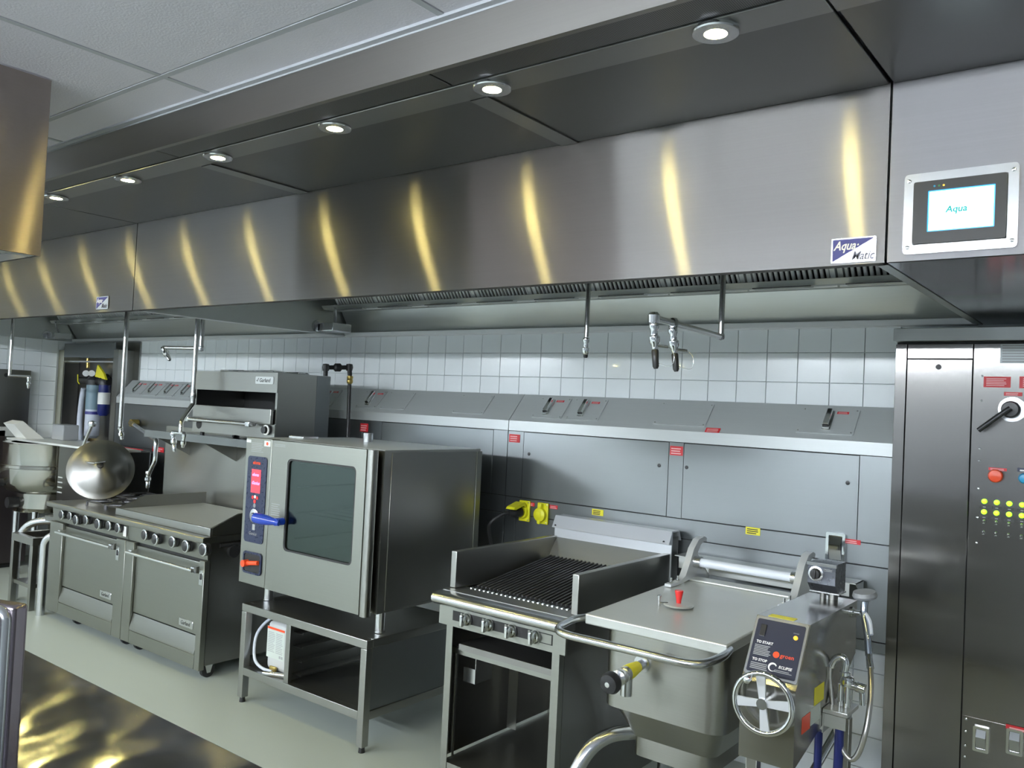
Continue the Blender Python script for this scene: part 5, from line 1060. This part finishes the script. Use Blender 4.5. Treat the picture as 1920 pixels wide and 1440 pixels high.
t = thing('tray_stand', (p.x-0.5, p.y+0.3, 0), 'small square-legged steel stand between the bent tube legs', 'stand', 'low steel stands at the far left')
bx0, bx1, by0, by1 = p.x-0.56, p.x-0.16, p.y-0.02, p.y+0.50
for x in (bx0, bx1-0.045):
    for y in (by0, by1-0.045): mesh('leg', MB().box(x, x+0.045, y, y+0.045, 0, 0.52, 0.003), ST_EQ, t)
mesh('top_frame', MB().box(bx0, bx1, by0, by0+0.045, 0.521, 0.58).box(bx0, bx1, by1-0.045, by1, 0.521, 0.58).box(bx0, bx0+0.045, by0+0.045, by1-0.045, 0.521, 0.58).box(bx1-0.045, bx1, by0+0.045, by1-0.045, 0.521, 0.58), ST_EQ, t)
mesh('tray', MB().box(bx0+0.046, bx1-0.046, by0+0.046, by1-0.046, 0.535, 0.54), ST_DARK, t)
mesh('shelf', MB().box(bx0+0.046, bx1-0.046, by0+0.02, by1-0.02, 0.17, 0.20), ST_EQ, t)
# cabinet against the left wall
t = thing('dark_cooking_unit', (LX+0.3, 3.3, 0), 'dark-fronted steel cooking unit against the left wall', 'cooking unit')
b = at(58, 880, x=LX+0.5)
mesh('body', MB().box(LX+0.01, LX+0.55, 2.6, 3.74, 0.05, 0.93, 0.004), plain('dark_steel', (0.10, 0.085, 0.09), 0.3, 0.8), t)
mesh('top', MB().box(LX+0.01, LX+0.57, 2.6, 3.76, 0.931, 0.985, 0.004), ST_DARK, t)
mesh('backguard', MB().box(LX+0.01, LX+0.10, 2.6, 3.66, 0.986, 1.33, 0.003), plain('dark_guard', (0.12, 0.10, 0.10), 0.3, 0.8), t)
mesh('plinth', MB().box(LX+0.02, LX+0.50, 2.62, 3.72, 0.0, 0.049), HOLE, t)
t = thing('wall_raceway', (LX+0.05, 3.4, 1.33), 'stainless raceway panel on the left tiled wall, above the dark cooking unit', 'utility cabinet')
pz0 = at(55, 800, x=LX+0.08); pz1 = at(58, 695, x=LX+0.08)
mesh('front_sheet', MB().box(LX+0.01, LX+0.09, 2.4, pz1.y, pz0.z, pz1.z, 0.003), ST_DARK, t)
mesh('lower_trim', MB().box(LX+0.01, LX+0.10, 2.4, pz1.y+0.01, pz0.z-0.10, pz0.z-0.002, 0.003), WPLATE, t)
mesh('keyhole', MB().cyl((LX+0.09, pz1.y-0.24, pz1.z-0.06), (LX+0.094, pz1.y-0.24, pz1.z-0.06), 0.02), BLACK, t)
# tall niche cabinet with water filters
t = thing('filter_niche_cabinet', (-8.9, 4.2, 0), 'tall open steel cabinet in the far left corner with water filters inside', 'cabinet')
NY = 4.18; n0, n1 = LX+0.004, -8.196
q0, q1 = at(118, 700, y=NY).x, at(211, 700, y=NY).x; zt_ = at(165, 670, y=NY).z
mesh('jamb', MB().box(n0, q0, NY, WY-0.009, 0, 2.20), steel('jamb_steel', (0.62, 0.60, 0.50), 0.35, 0.5), t)
mesh('jamb', MB().box(q1, n1, NY, WY-0.009, 0, 2.20), ST_EQ, t)
mesh('header', MB().box(q0+0.001, q1-0.001, NY, NY+0.02, zt_, 2.27), ST_RACE, t)
mesh('back_sheet', MB().box(q0+0.001, q1-0.001, WY-0.016, WY-0.009, 0, zt_), ST_DARK, t)
mesh('door_track', MB().box(q0+0.001, q1-0.001, NY+0.03, NY+0.06, zt_-0.05, zt_-0.035), SATIN, t)
mesh('open_leaf', MB().box(q0+0.002, q0+0.02, NY+0.005, WY-0.02, 0, zt_-0.06), ST_DARK, t)
a = at(218, 645, y=4.34); b = at(264, 645, y=4.34)
mesh('side_panel', MB().box(a.x, b.x, 4.336, WY-0.0085, RZT+0.002, 2.29), ST_EQ, t)
N = lambda px, py, y=4.24: at(px, py, y=y)
def filt(px, py0, py1, r, label, bowl, band):
    a = N(px, py0); b = N(px, py1)
    t = thing('water_filter', b, label, 'water filter', 'water filters in the niche')
    mesh('bowl', MB().lathe([(0, 0), (r*0.7, 0.004), (r, 0.03), (r, a.z-b.z), (0, a.z-b.z)], b), bowl, t)
    mesh('head', MB().lathe([(r*1.12, 0), (r*1.15, 0.05), (r*0.7, 0.09), (0, 0.09)], (b.x, b.y, a.z+0.001)), BLACK, t)
    bd = mesh('label_band', ring(MB(), [(b.x+(r+0.002)*math.cos(k*PI/12), 0) for k in range(2)], [(0, 0), (0, 0)], 0, 0) if False else MB().lathe([(r+0.001, band[0]), (r+0.003, band[0]), (r+0.003, band[1]), (r+0.001, band[1])], b), band[2], t)
    return t, a, b
t_, a, b = filt(171, 722, 822, 0.072, 'clear water filter with a printed cartridge, left one', PALEH, (0.25, 0.28, BADGEB))
mesh('cartridge_label', MB().lathe([(0.0725, 0.30), (0.0745, 0.30), (0.0745, 0.585), (0.0725, 0.585)], b), plain('cyan_label', (0.20, 0.30, 0.36), 0.4), t_)
t_, a, b = filt(193, 722, 780, 0.056, 'blue water filter with a white label, right one', BLUEH, (0.12, 0.24, WHT))
t = thing('filter_pipework', N(180, 705), 'black pipework with dial gauges and a yellow tag, on top of the water filters', 'pipework')
mesh('manifold', MB().cyl(N(152, 713), N(205, 716), 0.035).cyl(N(165, 704), N(200, 706), 0.028), BLACK, t)
for px in (161, 172): mesh('gauge', MB().cyl(N(px, 700, 4.20), N(px, 700, 4.175), 0.032), GAUGE, t)
mesh('brass_tee', MB().cyl(N(165, 690), N(165, 672), 0.018), BRASS, t)
yb = MB(); c = [N(183, 684, 4.19), N(178, 706, 4.19), N(198, 712, 4.19), N(194, 700, 4.19)]; yb._add([*c, *[q+Vector((0, 0.02, 0)) for q in c]], [(0, 1, 2, 3), (7, 6, 5, 4), (0, 4, 5, 1), (1, 5, 6, 2), (2, 6, 7, 3), (3, 7, 4, 0)]); mesh('yellow_tag', yb, YELS, t)
mesh('yellow_loop', MB().tube([N(146, 702, 4.2), N(146, 715, 4.2), N(149, 720, 4.2)], 0.006, 8), YELS, t)
t = thing('filter_hose', N(152, 780), 'pale blue hose curving down beside the left water filter', 'hose')
mesh('tube', MB().tube([N(157, 728, 4.2), N(152, 760, 4.2), N(149, 800, 4.2), N(153, 832, 4.2), N(154, 870, 4.2)], 0.028, 10, smooth=5), PALEH, t)
t = thing('valve', N(125, 795), 'brass water valve with a red lever at the foot of the niche', 'valve')
mesh('body', MB().cyl(N(128, 806, 4.24), N(143, 806, 4.24), 0.03).cyl(N(137, 800, 4.24), N(137, 830, 4.24), 0.035), BRASS, t)
mesh('lever', MB().box(N(122, 0).x-0.012, N(122, 0).x+0.012, 4.20, 4.215, N(122, 800).z, N(122, 777).z, 0.003), REDK, t)
# ================================================================== FOREGROUND COUNTER
t = thing('foreground_counter', (-1.5, 0.5, 0), 'polished stainless counter top with wavy yellow reflections in the bottom left foreground', 'counter')
tx0, tx1, ty0, ty1, tz = -2.1, -0.34, 0.10, 0.772, 1.28
mesh('top', MB().box(tx0, tx1, ty0, ty1, tz-0.03, tz, 0.003), ST_TAB, t)
mesh('cabinet', MB().box(tx0+0.02, tx1-0.02, ty0+0.02, ty1-0.02, 0.10, tz-0.031, 0.003), ST_EQ, t)
mesh('plinth', MB().box(tx0+0.06, tx1-0.06, ty0+0.06, ty1-0.06, 0, 0.099), HOLE, t)
c = at(56, 1130, y=0.45)
t = thing('countertop_cabinet', (c.x-0.1, 0.4, tz), 'stainless cabinet with rounded edges standing on the foreground counter, bottom left corner', 'cabinet')
M = Matrix.Translation((c.x, 0.45, 0)) @ Matrix.Rotation(math.radians(20), 4, 'Z')
mesh('shell', MB().box(-0.20, -0.0, -0.022, 0.0, tz+0.001, c.z, 0.005, 4, M=M).box(-0.20, -0.016, -0.22, -0.023, tz+0.001, c.z-0.006, 0.003, 2, M=M), steel('trolley_steel', (0.30, 0.26, 0.29), 0.24, 0.7), t)
mesh('edge_tube', MB().tube(arc_path([M @ Vector((-0.20, -0.025, c.z-0.007)), M @ Vector((-0.008, -0.025, c.z-0.007)), M @ Vector((-0.008, -0.025, tz+0.002))], 0.012), 0.007, 12), SATIN, t)
# ------------------------------------------------------------------ lettering becomes mesh
def finish():
    dg = bpy.context.evaluated_depsgraph_get()
    for o in TEXTS:
        me = bpy.data.meshes.new_from_object(o.evaluated_get(dg))
        n = bpy.data.objects.new('lettering', me); COL.objects.link(n); n.parent = o.parent; n.matrix_local = o.matrix_local.copy()
        bpy.data.objects.remove(o)
finish()
